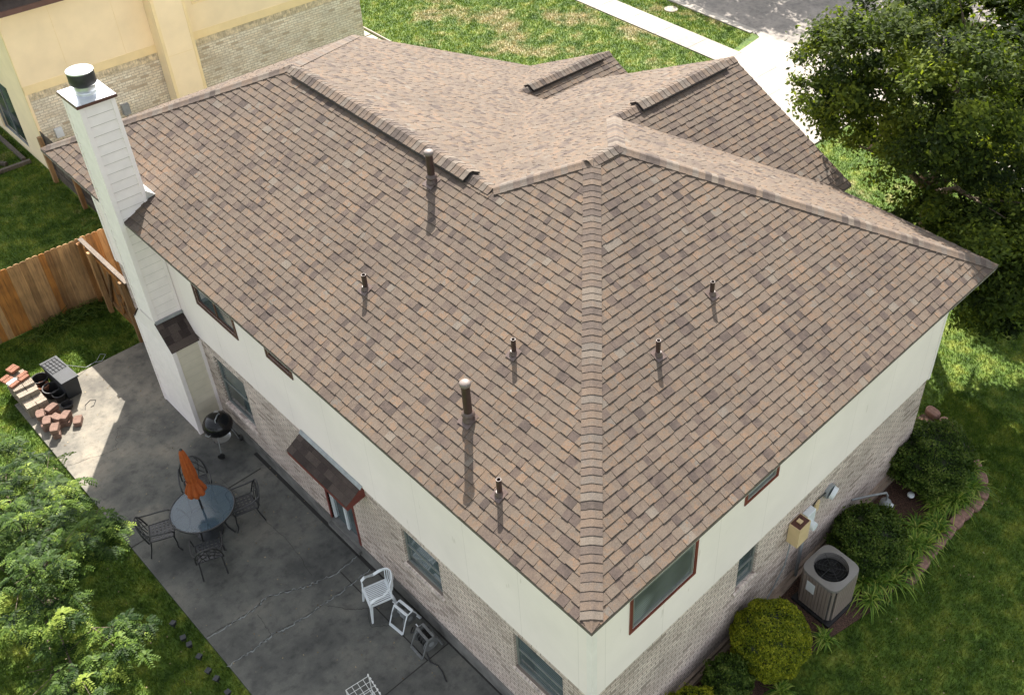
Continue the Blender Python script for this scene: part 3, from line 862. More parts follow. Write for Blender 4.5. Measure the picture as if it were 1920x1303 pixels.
# ---- windows
def window(ax, c, u0_, u1_, z0, z1, frame, pane='glass', sill=True, mull='h', fw_=.045, trim=None, parent=None, sgn=-1, dp=0):
    c0 = c; dp = .042 if trim and not parent else 0
    P = (lambda d0, d1, a, a2, z, z2, b: b.box(c - sgn * d0 + sgn * dp, c - sgn * d1 + sgn * dp, a, a2, z, z2)) if ax == 'x' else (lambda d0, d1, a, a2, z, z2, b: b.box(a, a2, c - sgn * d0 + sgn * dp, c - sgn * d1 + sgn * dp, z, z2))
    b = MB()
    def fr(d0, d1, t, a, a2, z, z2):
        P(d0, d1, a, a2, z, z + t, b); P(d0, d1, a, a2, z2 - t, z2, b); P(d0, d1, a, a + t, z + t, z2 - t, b); P(d0, d1, a2 - t, a2, z + t, z2 - t, b)
    fr(.045, .085, fw_, u0_, u1_, z0, z1)
    zc = (z0 + z1) / 2; uc = (u0_ + u1_) / 2
    if mull == 'h': P(.05, .08, u0_ + fw_, u1_ - fw_, zc - .02, zc + .02, b)
    elif mull == 'v': P(.05, .08, uc - .025, uc + .025, z0 + fw_, z1 - fw_, b)
    wn = b.build('window', frame, parent or house)
    b = MB(); P(.066, .070, u0_ + .01, u1_ - .01, z0 + .01, z1 - .01, b); b.build('pane', pane, wn)
    if trim:
        b = MB(); t = .055; dp = 0
        P(-.018, .05, u0_ - t, u1_ + t, z0 - t, z0 - .0005, b); P(-.018, .05, u0_ - t, u0_ - .0005, z0, z1, b); P(-.018, .05, u1_ + .0005, u1_ + t, z0, z1, b)
        b.build('window_trim', trim, wn)
    if sill:
        b = MB(); n = int(round((u1_ - u0_ + .1) / .075)); st = (u1_ - u0_ + .1) / n
        for k in range(n):
            a = u0_ - .05 + k * st
            q0 = c - sgn * -.035; q1 = c - sgn * .085
            if ax == 'x': v = [(q0, a + .005, z0 - .10), (q1, a + .005, z0 - .10), (q1, a + st - .005, z0 - .10), (q0, a + st - .005, z0 - .10), (q0, a + .005, z0 - .045), (q1, a + .005, z0 - .004), (q1, a + st - .005, z0 - .004), (q0, a + st - .005, z0 - .045)]
            else: v = [(a + .005, q0, z0 - .10), (a + .005, q1, z0 - .10), (a + st - .005, q1, z0 - .10), (a + st - .005, q0, z0 - .10), (a + .005, q0, z0 - .045), (a + .005, q1, z0 - .004), (a + st - .005, q1, z0 - .004), (a + st - .005, q0, z0 - .045)]
            b.add(v, [(0, 1, 2, 3), (4, 7, 6, 5), (0, 4, 5, 1), (3, 2, 6, 7), (0, 3, 7, 4), (1, 5, 6, 2)])
        b.build('window_sill', 'sillbrick', wn)
    return wn
for k, h in enumerate(LW):
    if k == 1: continue
    window('x', BX, *h, 'gfra', 'glass')
window('x', o_, *UW[0], 'brown', 'glass', False, 'v', trim='brown'); window('x', o_, *UW[1], 'brown', 'glass', False, None, trim='brown')
window('y', BY, *RW[0], 'gfra', 'glass')
window('y', o_, *RU[0], 'gfra', 'screen', False, 'h', trim='red'); window('y', o_, *RU[1], 'gfra', 'screen', False, None, trim='red')
# patio door
h = LW[1]
b = MB(); t = .05
b.box(BX + .03, BX + .1, h[0], h[0] + t, h[2], h[3]); b.box(BX + .03, BX + .1, h[1] - t, h[1], h[2], h[3]); b.box(BX + .0, BX + .12, h[0], h[1], h[2], h[2] + .05)
b.box(BX + .04, BX + .09, 7.04, 7.10, h[2], h[3]); b.box(BX + .03, BX + .1, h[0], h[1], h[3] - .05, h[3])
dr = b.build('patio_door', 'whitep', house)
b = MB(); b.box(BX + .07, BX + .074, h[0], h[1], h[2], h[3]); b.build('pane', 'glass', dr)
b = MB(); b.box(BX - .02, BX + .028, h[1], h[1] + .04, h[2], h[3]); b.box(BX - .02, BX + .028, h[0] - .04, h[0], h[2], h[3]); b.build('door_casing', 'red', dr)
b = MB(); b.box(BX - .1, BX + .028, h[0] - .05, h[1] + .05, h[2] - .08, h[2] - .002); b.build('threshold', 'slabm', dr)

# awning over the patio door
b = MB()
aw = [(.455, 2.46), (.12, 2.24)]
n = 3
for i in range(n):
    t0, t1 = i / n, (i + 1) / n + .05
    xa = aw[1][0] + (aw[0][0] - aw[1][0]) * t0; za = aw[1][1] + (aw[0][1] - aw[1][1]) * t0
    xb_ = aw[1][0] + (aw[0][0] - aw[1][0]) * min(t1, 1); zb = aw[1][1] + (aw[0][1] - aw[1][1]) * min(t1, 1)
    y = 6.02
    while y < 7.86:
        wd = min(random.uniform(.13, .26), 7.86 - y)
        b.add([(xa, y, za + .02), (xa, y + wd, za + .02), (xb_, y + wd, zb + .006), (xb_, y, zb + .006), (xa, y, za), (xa, y + wd, za)], [(0, 1, 2, 3), (0, 4, 5, 1)])
        y += wd
awn = b.build('door_awning', 'dshingle', house)
b = MB()
b.add([(.12, 6.03, 2.235), (.12, 7.85, 2.235), (.455, 7.85, 2.455), (.455, 6.03, 2.455), (.13, 6.03, 2.13), (.13, 7.85, 2.13), (BX, 7.85, 2.2), (BX, 6.03, 2.2), (BX, 7.85, 2.455), (BX, 6.03, 2.455)],
      [(0, 4, 5, 1), (0, 3, 9, 7, 4), (1, 5, 6, 8, 2), (4, 7, 6, 5)])
b.build('awning_fascia', 'red', awn)
b = MB(); b.add([(o_ - .004, 6.0, 2.51), (o_ - .004, 7.88, 2.51), (.425, 7.88, 2.462), (.425, 6.0, 2.462)], [(0, 1, 2, 3)]); b.add([(.425, 6.0, 2.462), (.425, 7.88, 2.462), (.42, 7.88, 2.45), (.42, 6.0, 2.45)], [(0, 1, 2, 3)])
b.build('awning_flashing', 'flashgrey', awn)

# ---- chimney
cx0, cx1, cy0, cy1, ct = -.082, .518, 11.980, 12.665, 7.62
ly0, ly1, s0, s1 = 11.574, 13.10, 2.827, 2.34
b = MB()
b.box(cx0 + .02, cx1, cy0 + .02, cy1 - .02, 2.2, ct - .01)
b.prism([(0, 0)] * 0 or [(cx0 + .02, ly0 + .02), (BX, ly0 + .02), (BX, ly1 - .02), (cx0 + .02, ly1 - .02)], 0, s1 - .03)
ch = b.build('chimney', 'lap', house)
def laps(u0_, u1_, z0, z1, fn, e=.19, name='lap_siding', mat='lap', parent=None):
    b = MB(); z = z0
    while z < z1:
        zt = min(z + e, z1)
        A, B_ = fn(u0_, z, .018), fn(u1_, z, .018); C2, D = fn(u1_, zt, .002), fn(u0_, zt, .002)
        A0, B0 = fn(u0_, z, .0), fn(u1_, z, .0)
        b.add([A, B_, C2, D, A0, B0], [(0, 1, 2, 3), (0, 4, 5, 1)])
        G1, G2 = fn(u0_, zt - .013, .0055), fn(u1_, zt - .013, .0055)
        b.add([G1, G2, fn(u1_, zt, .0045), fn(u0_, zt, .0045)], [(0, 1, 2, 3)], -1)  # thin strip coloured dark as the shade line at each lap
        z += e
    o = b.build(name, mat, parent)
    o.data.materials.append(MAT['lap_shade'])
    for p, r_ in zip(o.data.polygons, b.r):
        if r_ < 0: p.material_index = 1
    return o
laps(cx0 + .06, cx1 - .05, s0 - .4, ct - .08, lambda u, z, d: (u, cy0 + .018 - d, z), mat='lap', parent=ch)
laps(cy0 + .05, cy1 - .04, 2.3, ct - .08, lambda u, z, d: (cx0 + .018 - d, u, z), mat='lap', parent=ch)
laps(cx0 + .06, BX, .02, s1, lambda u, z, d: (u, ly0 + .018 - d, z), mat='tanlap', parent=ch)
laps(ly0 + .05, ly1 - .04, .02, s1, lambda u, z, d: (cx0 + .018 - d, u, z), mat='lap', parent=ch)
# shoulder walls between wide base and narrow shaft
b = MB()
b.add([(cx0, ly0, s1), (cx0, cy0, s0), (cx0, cy1, s0), (cx0, ly1, s1)], [(0, 1, 2, 3)])
b.build('shoulder_panel', 'lap', ch)
b = MB()
for a, c0, c1, z0, z1 in ((cx0, cy0, cy0, s0, ct), (cx0, ly0, ly0, 0, s1)):
    b.box(a - .006, a + .075, c0 - .006, c0 + .018, z0, z1); b.box(a - .006, a + .014, c0 + .018, c0 + .07, z0, z1)
b.box(cx1 - .07, cx1 + .004, cy0 - .006, cy0 + .018, He + .1, ct); b.box(BX - .06, BX + .0, ly0 - .006, ly0 + .018, 0, s1)
b.box(cx1 - .11, cx1 - .05, cy0 - .006, cy0 + .017, s0, He)
b.box(cx0 - .006, cx0 + .014, cy1 - .06, cy1 + .006, s0 - .1, ct); b.box(cx0 - .006, cx0 + .014, ly1 - .06, ly1 + .006, 0, s1 + .05)
b.box(cx0 + .075, cx1 - .07, cy0 - .005, cy0 + .018, ct - .09, ct); b.box(cx0 - .005, cx0 + .014, cy0 + .07, cy1 - .06, ct - .09, ct)
b.build('corner_board', 'trim', ch)
for ya, yb, za, zb in ((ly0 - .03, cy0, s1 - .03, s0), (ly1 + .03, cy1, s1 - .03, s0)):
    b = MB(); n = 4
    for i in range(n):
        t0, t1 = i / n, min(1, (i + 1) / n + .06)
        y0_, y1_ = ya + (yb - ya) * t0, ya + (yb - ya) * t1
        z0_, z1_ = za + (zb - za) * t0, za + (zb - za) * t1
        x = cx0 - .02
        while x < o_:
            wd = min(random.uniform(.12, .2), o_ - x)
            b.add([(x, y0_, z0_ + .03), (x + wd, y0_, z0_ + .03), (x + wd, y1_, z1_ + .015), (x, y1_, z1_ + .015), (x, y0_, z0_ + .012), (x + wd, y0_, z0_ + .012)], [(0, 1, 2, 3), (0, 4, 5, 1)])
            x += wd
    b.add([(cx0 - .02, ya, za + .012), (o_, ya, za + .012), (o_, yb, zb + .01), (cx0 - .02, yb, zb + .01)], [(0, 1, 2, 3)])
    sh = b.build('shoulder_roof', 'dshingle', ch)
b = MB(); b.box(cx0 + .0, o_ - .004, cy0 - .055, cy0 - .007, s0 + .0, s0 + .05); b.build('shoulder_flashing', 'greyp', ch)
b = MB(); b.box(cx0 - .035, cx1 + .035, cy0 - .035, cy1 + .035, ct + .0, ct + .012); b.build('chimney_cap', 'sheet', ch)
b = MB()
x0, x1, y0, y1 = cx0 - .04, cx1 + .04, cy0 - .04, cy1 + .04
b.box(x0 - .004, x1 + .004, y0 - .004, y0, ct - .045, ct + .008); b.box(x0 - .004, x1 + .004, y1, y1 + .004, ct - .045, ct + .008)
b.box(x0 - .004, x0, y0, y1, ct - .045, ct + .008); b.box(x1, x1 + .004, y0, y1, ct - .045, ct + .008)
b.build('cap_edge', 'brown', ch)
fx, fy = .22, 12.30
b = MB(); b.lathe([(.175, ct + .01), (.175, ct + .06), (.165, ct + .08), (.18, ct + .11), (.165, ct + .16), (.165, ct + .2)], (fx, fy, 0), 28); fl = b.build('flue', 'metal', ch, smooth=True)
b = MB(); b.lathe([(.165, ct + .17), (.2, ct + .2), (.215, ct + .22), (.215, ct + .43), (.21, ct + .44)], (fx, fy, 0), 32); b.build('flue_shroud', 'darkmetal', fl, smooth=True)
b = MB(); b.lathe([(.217, ct + .425), (.217, ct + .442), (.19, ct + .455), (.001, ct + .465)], (fx, fy, 0), 32); b.build('flue_lid', 'sheet', fl, smooth=True)
b = MB()
c = He + m * cx1
b.add([(cx1 - .02, cy0 - .01, c + .03), (cx1 + .14, cy0 - .06, c + .09), (cx1 + .14, cy1 + .06, c + .09), (cx1 - .02, cy1 + .01, c + .03), (cx1 + .002, cy0 - .012, c + .2), (cx1 + .002, cy1 + .012, c + .2)], [(0, 1, 2, 3), (0, 1, 4), (1, 2, 5, 4)])
b.build('roof_flashing', 'sheet', ch)

# ---- utilities on the right wall
YW = BY
b = MB(); b.box(5.30, 5.62, YW - .24, YW - .01, 1.52, 2.0); ub = b.build('utility_box', 'tan', house)
b = MB(); b.box(5.315, 5.605, YW - .225, YW - .02, 1.98, 2.004); b.build('box_opening', 'ubrown', ub)
b = MB(); b.box(5.42, 5.50, YW - .16, YW - .07, 2.0, 2.03); b.build('knockout', 'tan', ub)
b = MB(); b.box(5.70, 5.96, YW - .13, YW - .002, 1.48, 1.92); mb_ = b.build('meter_box', 'whitep', house, bevel=.01)
b = MB(); b.tube([(5.83, YW - .13, 1.62), (5.83, YW - .24, 1.62)], [.085, .08], 20); b.build('meter_dome', 'whitep', mb_, smooth=True)
b = MB(); b.tube([(5.80, YW - .06, 1.5), (5.80, YW - .06, -.05)], .035, 12); b.build('conduit', 'greyp', mb_, smooth=True)
b = MB(); b.box(6.06, 6.2, YW - .05, YW - .002, 1.62, 1.88); b.build('junction_box', 'tan', house, bevel=.008)
b = MB(); b.tube([(6.52, YW - .0, 1.84), (6.52, YW - .06, 1.84)], .15, 24); d = b.build('round_meter', 'greyp', house, smooth=True)  # round utility meter on the wall, grey base under a white cover
b = MB(); b.tube([(6.54, YW - .06, 1.82), (6.56, YW - .14, 1.80)], [.13, .125], 24); b.build('round_meter_cover', 'whitep', d, smooth=True)
b = MB(); b.tube([(5.96, YW - .02, 1.8), (6.1, YW - .03, 1.95), (6.25, YW - .03, 1.93), (6.38, YW - .03, 1.9)], .012, 8); b.build('cable', 'blackp', house)
b = MB(); b.tube([(5.34, YW - .08, 1.52), (5.30, YW - .07, .9), (5.05, YW - .05, .4), (4.75, YW - .06, .1), (4.72, YW - .1, -.03)], .016, 8); b.build('cable', 'greyp', house)

# ------------------------------------------------------------------ gas regulator, garden light
g_ = thing('gas_meter', 'grey gas meter and pipe standing in the mulch by the right brick wall', 'gas meter', (8.35, .12, 0))
b = MB(); b.tube([(-.75, .38, .62), (-.35, .2, .55), (-.02, .03, .5), (0, 0, .42), (0, 0, .28)], .022, 10); b.build('pipe', 'greyp', g_, smooth=True)
b = MB(); b.lathe([(.03, .0), (.10, .05), (.12, .14), (.11, .24), (.05, .29)], (0, 0, .0), 18); b.build('meter_body', 'greyp', g_, smooth=True)
b = MB(); b.tube([(.0, -.05, .16), (.02, -.15, .15)], [.09, .08], 18); b.build('dial', 'whitep', g_, smooth=True)
b = MB(); b.lathe([(.02, 0), (.12, .03), (.10, .10), (.04, .14)], (-.24, .12, 0), 16); b.build('riser', 'greyp', g_, smooth=True)
g_ = thing('garden_light', 'small round white garden light on a stake in the mulch', 'garden light', (8.93, -.12, 0))
b = MB(); b.tube([(0, 0, -.03), (0, 0, .12)], .01, 8); b.build('stake', 'blackp', g_)
b = MB(); b.lathe([(.02, .10), (.075, .13), (.07, .16), (.02, .18)], (0, 0, 0), 20); b.build('lamp_head', 'whitep', g_, smooth=True)

# ------------------------------------------------------------------ air conditioner
ac = thing('air_conditioner', 'beige square air conditioner with a round fan on top beside the brick wall', 'air conditioner', (5.79, -.22, 0), R(-3))
def rsq(h, r, n=6):
    pts = []
    for cx, cy, a0 in ((h - r, h - r, 0), (-h + r, h - r, 90), (-h + r, -h + r, 180), (h - r, -h + r, 270)):
        for k in range(n + 1):
            a = R(a0 + 90 * k / n); pts.append((cx + r * math.cos(a), cy + r * math.sin(a)))
    return pts
b = MB(); b.prism(rsq(.43, .02), -.05, .04); b.build('pad', 'blackp', ac)
b = MB(); b.prism(rsq(.368, .10), .04, .79); b.build('body', 'acdark', ac)
b = MB()
for sx, sy in ((1, 0), (-1, 0), (0, 1), (0, -1)):
    for k in range(-4, 5):
        u = k * .066
        if sx: b.box(*sorted((sx * .372, sx * .390)), u - .0285, u + .0285, .07, .88)
        else: b.box(u - .0285, u + .0285, *sorted((sy * .372, sy * .390)), .07, .88)
for q in (45, 135, 225, 315):
    b.tube([(.315 * 1.07 * math.cos(R(q)) * 1.30, .315 * 1.07 * math.sin(R(q)) * 1.30 * 1.0, z) for z in (.06, .89)], .045, 14)
b.build('louvre_panel', 'acbody', ac)
b = MB()   # top lid with round opening
nO = 48; rad = .315
out = []
for k in range(nO):
    a = 2 * math.pi * k / nO; q = (abs(math.cos(a)) ** 5 + abs(math.sin(a)) ** 5) ** -.2 * .402; out.append((q * math.cos(a), q * math.sin(a)))
vs = [(x, y, .955) for x, y in out]; vi = []
for x, y in out:
    a = math.atan2(y, x); vi.append((rad * math.cos(a), rad * math.sin(a), .975))
vb = [(x, y, .895) for x, y in out]; vd = [(x, y, .80) for x, y, z in vi]
fs = []
for k in range(nO):
    k2 = (k + 1) % nO
    fs += [(k, k2, nO + k2, nO + k), (2 * nO + k, 2 * nO + k2, k2, k), (nO + k, nO + k2, 3 * nO + k2, 3 * nO + k)]
b.add(vs + vi + vb + vd, fs); b.build('top_cover', 'actop', ac, smooth=True)
b = MB(); b.prism([(rad * .999 * math.cos(t * .1309), rad * .999 * math.sin(t * .1309)) for t in range(48)], .801, .806)
b.build('fan_well', 'well', ac)
b = MB()
b.lathe([(.055, .82), (.055, .90), (.03, .905)], (0, 0, 0), 16)
for k in range(4):
    a = k * math.pi / 2 + .4; mtx = Matrix.Rotation(a, 3, 'Z') @ Matrix.Rotation(.35, 3, 'X')
    b.obox(Matrix.Rotation(a, 3, 'Z') @ Vector((.15, 0, .85)), (.2, .12, .006), mtx)
b.build('fan', 'well', ac)
b = MB()
for k in range(6):
    a = k * math.pi / 3; b.tube([(.05 * math.cos(a), .05 * math.sin(a), .972), (.31 * math.cos(a), .31 * math.sin(a), .975)], .004, 5)
for r_ in (.10, .16, .22, .27):
    b.tube([(r_ * math.cos(t * .2618), r_ * math.sin(t * .2618), .974) for t in range(25)], .0022, 4)
b.build('guard', 'blackp', ac)
b = MB(); b.box(-.393, -.376, .02, .2, .5, .76); b.build('service_label', 'whitep', ac)

# ------------------------------------------------------------------ foliage
def crown(name, lobes, n, size, mat, parent, cl=.35, aspect=.5, flat=0, seed=1):
    """leaf clumps spread through ellipsoidal lobes: denser near the surface, gaps between clumps"""
    P = []; rn = []; NN = []
    vol = np.array([l[3] for l in lobes]); vol = vol / vol.sum()
    for (c, rad, k, wgt), v in zip(lobes, vol):
        ncl = max(3, int(k)); per = max(4, int(n * v / ncl))
        d = unit(rng.normal(size=(ncl, 3)))
        rr_ = rng.uniform(.35, 1.0, ncl) ** .5
        cc = np.array(c) + d * np.array(rad) * rr_[:, None]
        tone = np.clip(rng.normal(.5, .2, ncl), 0, 1)
        cs = cl * rng.uniform(.6, 1.4, ncl)
        for q in range(ncl):
            off = rng.normal(size=(per, 3)) * cs[q] * np.array([.6, .6, .38])
            P.append(cc[q] + off)
            up = np.array([0, 0, 1.0])
            NN.append(unit(d[q] * .5 + up * .7 + rng.normal(size=(per, 3)) * .55))
            rn.append(np.clip(tone[q] + rng.normal(0, .16, per), 0, 1))
    P = np.concatenate(P); NN = np.concatenate(NN); rn = np.concatenate(rn)
    ok = P[:, 2] > .03
    P, NN, rn = P[ok], NN[ok], rn[ok]
    return np_mesh(name, leaf_quads(P, NN, size, aspect), 4, rn, mat, parent)

def trunk_mesh(parent, base, top, r, limbs):
    b = MB()
    b.tube([base, Vector(base).lerp(Vector(top), .5) + Vector((.1, .05, 0)), top], [r, r * .75, r * .5], 12)
    for l in limbs:
        p0 = Vector(top) * .9 + Vector(base) * .1
        mid = p0.lerp(Vector(l), .5) + Vector((0, 0, .25))
        b.tube([p0, mid, l], [r * .42, r * .26, r * .08], 8)
        for k in range(3):
            e = Vector(l) + Vector((random.uniform(-1, 1), random.uniform(-1, 1), random.uniform(-.2, .8))) * .9
            b.tube([mid.lerp(Vector(l), .4 + .2 * k), e], [r * .1, r * .03], 5)
    return b.build('trunk', 'bark', parent, smooth=True)

tr = thing('oak_tree', 'large dark green leafy tree beside the right front corner of the house', 'tree', (14.2, 3.2, 0))
lob = [((0, 0, 6.4), (2.9, 2.9, 3.0), 200, 5), ((2.8, -1.8, 4.8), (2.6, 2.4, 2.4), 130, 2.6), ((-1.0, 1.9, 5.9), (1.6, 1.5, 1.4), 70, 1.4), ((-1.5, -.9, 5.1), (1.5, 1.6, 1.6), 75, 1.5),
       ((-2.5, -2.5, 4.0), (1.1, .9, 1.2), 40, .8), ((-2.2, -.9, 7.0), (1.2, 1.2, 1.3), 40, .8), ((-2.0, 1.7, 6.7), (1.0, .9, 1.0), 36, .5), ((-1.7, -2.9, 3.6), (1.3, 1.0, 1.3), 44, .9), ((0, -1.6, 3.8), (2.0, 1.5, 1.5), 70, 1.4), ((1.6, -3.0, 4.2), (2.6, 1.8, 2.0), 80, 1.6)]
crown('crown', [(c_, r_, int(k_ * .8), w_) for c_, r_, k_, w_ in lob], 125000, .060, 'oak', tr, .27, .5)
trunk_mesh(tr, (0, 0, -.05), (.1, .1, 3.6), .26, [(-2, 1, 5), (1.8, -1, 5.2), (0, 2.5, 6), (-1.8, -1.8, 4.8), (1, .5, 7), (3, 2, 5.5)])

t2 = thing('oak_tree', 'second leafy tree farther toward the street, behind the large dark one', 'tree', (20.0, 1.8, 0))
crown('crown', [((0, 0, 4.8), (2.8, 2.8, 2.4), 120, 2), ((-.2, 2.6, 4.5), (2.4, 2.4, 2.2), 110, 1.7)], 45000, .10, 'oak', t2, .38, .5)
trunk_mesh(t2, (0, 0, -.05), (0, .1, 2.8), .18, [(-1, .5, 4.6), (1.2, -.8, 4.8), (0, 2.4, 4.6), (-1.2, -1.2, 4.4)])

def pinnate(name, tips, nleaf, mat, parent):
    """compound leaves: a stalk with paired drooping leaflets, gathered at branch tips"""
    V = []; rn = []
    for c, rad, k in tips:
        for _ in range(k):
            d = np.array([random.gauss(0, 1), random.gauss(0, 1), random.gauss(0, .8)]); d /= np.linalg.norm(d)
            p = np.array(c) + d * np.array(rad) * random.uniform(.4, 1)
            tone = min(1, max(0, random.gauss(.40, .30)))
            for q in range(random.randint(4, 8)):
                a = random.uniform(0, 6.283)
                dr = np.array([math.cos(a), math.sin(a), random.uniform(-.1, .3)]); dr /= np.linalg.norm(dr)
                Ln = random.uniform(.13, .21)
                sd = np.cross(dr, (0, 0, 1)); sd /= np.linalg.norm(sd)
                up = np.cross(sd, dr)
                nl = 6
                for j in range(nl):
                    t = (j + 1) / nl
                    cpt = p + dr * Ln * t - np.array((0, 0, 1)) * (.10 * t * t)
                    for s in (-1, 1):
                        ll = .064 * (1 - .4 * abs(t - .5)) * random.uniform(.8, 1.2)
                        ld = sd * s * .9 + dr * .5 - np.array((0, 0, .28)); ld /= np.linalg.norm(ld)
                        wv = np.cross(ld, up); wv /= np.linalg.norm(wv) + 1e-9
                        wv = wv * ll * .24
                        V += [cpt, cpt + ld * ll * .5 - wv, cpt + ld * ll, cpt + ld * ll * .5 + wv]
                        rn.append(min(1, max(0, tone + random.gauss(0, .12))))
    return np_mesh(name, np.array(V), 4, np.array(rn), mat, parent)

tl = thing('young_tree', 'bright green young tree with feathery leaves at the left edge of the lawn', 'tree', (-4.0, 9.2, 0))
tips = []
for c, rad, k in [((1.05, 2.2, 1.3), (.45, .6, .4), 20), ((.5, 2.8, 1.6), (.6, .7, .5), 24), ((.2, 1.6, 2.2), (.7, .7, .5), 34), ((.9, .9, 1.9), (.45, .55, .4), 20),
                  ((.2, .2, 2.4), (.7, .6, .5), 34), ((.85, -.7, 2.3), (.55, .6, .45), 30), ((.2, -1.0, 2.6), (.6, .6, .5), 30), ((-.4, -.6, 2.0), (.8, .9, .6), 30),
                  ((-.5, .9, 1.8), (.7, .8, .6), 28), ((-.2, -1.8, 2.2), (.5, .5, .4), 20), ((.25, -2.6, 1.9), (.55, .6, .35), 22), ((-.4, -2.9, 1.8), (.7, .5, .4), 20),
                  ((-.7, 2.4, 1.8), (.7, .9, .5), 24), ((-.7, -2.3, 1.2), (.6, .8, .4), 16)]:
    tips.append((c, rad, int(k * 2.0)))
pinnate('crown', tips, 0, 'pist', tl)
b = MB()
b.tube([(0, 0, -.05), (.05, .05, .7), (0, 0, 1.1)], [.06, .05, .045], 10)
for c, rad, k in tips:
    mid = Vector((0, 0, 1.0)).lerp(Vector(c), .5) + Vector((0, 0, .12))
    b.tube([(0, 0, .95), mid, c], [.03, .018, .007], 6)
    for q in range(4):
        e = Vector(c) + Vector((random.uniform(-1, 1) * rad[0], random.uniform(-1, 1) * rad[1], random.uniform(-.5, 1) * rad[2]))
        b.tube([mid.lerp(Vector(c), .5), e], [.009, .003], 5)
b.build('trunk', 'bark', tl)

st = thing('street_tree', 'leafy street tree beyond the road whose shadow falls on the asphalt', 'tree', (34.5, 23.0, 0))
crown('crown', [((-3.0, -1.0, 6.2), (3.4, 4.0, 2.0), 130, 2), ((-3.5, 3.5, 6.5), (3, 3, 2), 80, 1), ((0, -5, 6.0), (3.2, 3.0, 2), 80, 1)], 26000, .13, 'oak', st, .5)
trunk_mesh(st, (0, 0, -.2), (-.3, 0, 4.2), .25, [(-3, -1, 6), (-3, 3, 6.4), (0, -4, 6)])

def shrub(name, label, loc, rad, mat, n, size=.022, cut=.03):
    t = thing(name, label, 'shrub', loc)
    rx, ry, rz = rad
    d = unit(rng.normal(size=(n, 3)))
    am = 1.0 if mat == 'box' and cut < .04 else 2.6
    lump = 1 + am * (.045 * np.sin(d[:, 0] * 7 + loc[0]) * np.cos(d[:, 1] * 6) + .03 * np.sin(d[:, 2] * 11 + d[:, 0] * 9)) + am * .012 * np.sin(d[:, 0] * 31) * np.sin(d[:, 1] * 27)
    stray = rng.random(n) < .03 * am
    lump = lump + stray * rng.uniform(0, .05 * am, n)
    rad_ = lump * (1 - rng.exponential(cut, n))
    P = d * np.array(rad) * rad_[:, None]; P[:, 2] += rz * .92
    N2 = unit(d * .6 + rng.normal(size=(n, 3)) * .6 + np.array([0, 0, .3]))
    ok = P[:, 2] > 0
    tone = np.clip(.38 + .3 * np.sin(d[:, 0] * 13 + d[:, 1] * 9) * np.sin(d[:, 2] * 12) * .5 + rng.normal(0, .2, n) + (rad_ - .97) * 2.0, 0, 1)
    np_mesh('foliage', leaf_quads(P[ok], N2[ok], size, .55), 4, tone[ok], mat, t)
    b = MB()
    kk = .93 if cut < .04 else .84
    b.lathe([(max(.001, kk * math.sin(math.pi * k / 12)), -kk * math.cos(math.pi * k / 12)) for k in range(13)], (0, 0, 0), 20)
    b.v = [(x * rx, y * ry, max(-.02, z * rz + rz * .92)) for x, y, z in b.v]
    b.build('inner_twigs', 'core', t, smooth=True)
    return t
shrub('round_shrub', 'clipped round yellow-green ball shrub between the air conditioner and the corner', (4.10, -.20, 0), (.68, .68, .67), 'box', 34000, .022)
shrub('round_shrub', 'small dark shrub in front of the clipped ball shrub', (3.15, -.08, 0), (.44, .40, .40), 'hedge', 12000, .024, .05)
shrub('round_shrub', 'low round shrub cut by the bottom edge close to the house corner', (2.28, -.02, 0), (.46, .42, .36), 'box', 12000, .024, .05)
shrub('round_shrub', 'flattened green shrub beside the meter boxes', (7.15, -.18, 0), (.82, .66, .46), 'hedge', 26000, .026, .06)
shrub('round_shrub', 'dark spreading shrub at the far corner of the bed', (9.85, .0, 0), (.95, .80, .52), 'hedge', 30000, .026, .07)

# strap-leaved plants in the bed, each its own clump
def strap_clump(loc, h, n, label, spread=.32):
    t = thing('strap_leaf_plant', label, 'plant', loc, 0, 'strap-leaved plants along the bed edge')
    V = []; rn = []
    for _ in range(n):
        a = random.uniform(0, 6.283); L_ = h * random.uniform(.6, 1.15); wd = random.uniform(.009, .017)
        dr = np.array([math.cos(a), math.sin(a), 0]); sd = np.array([-dr[1], dr[0], 0]) * wd
        base = np.array([random.uniform(-.06, .06), random.uniform(-.06, .06), -.02])
        prev = None; lean = random.uniform(.25, 1.0); rv = random.random()
        for k in range(6):
            s = k / 5
            p = base + dr * (L_ * lean * s) + np.array([0, 0, 1]) * (L_ * (1.15 * s - (.55 + .75 * lean) * s * s * .95))
            p[2] = max(p[2], -.015 + .005 * k)
            ww = sd * (1 - .75 * s * s)
            if prev is not None:
                V += [prev[0], prev[1], p + ww, p - ww]; rn.append(rv)
            prev = (p - ww, p + ww)
    np_mesh('leaves', np.array(V), 4, np.array(rn), 'strap', t)
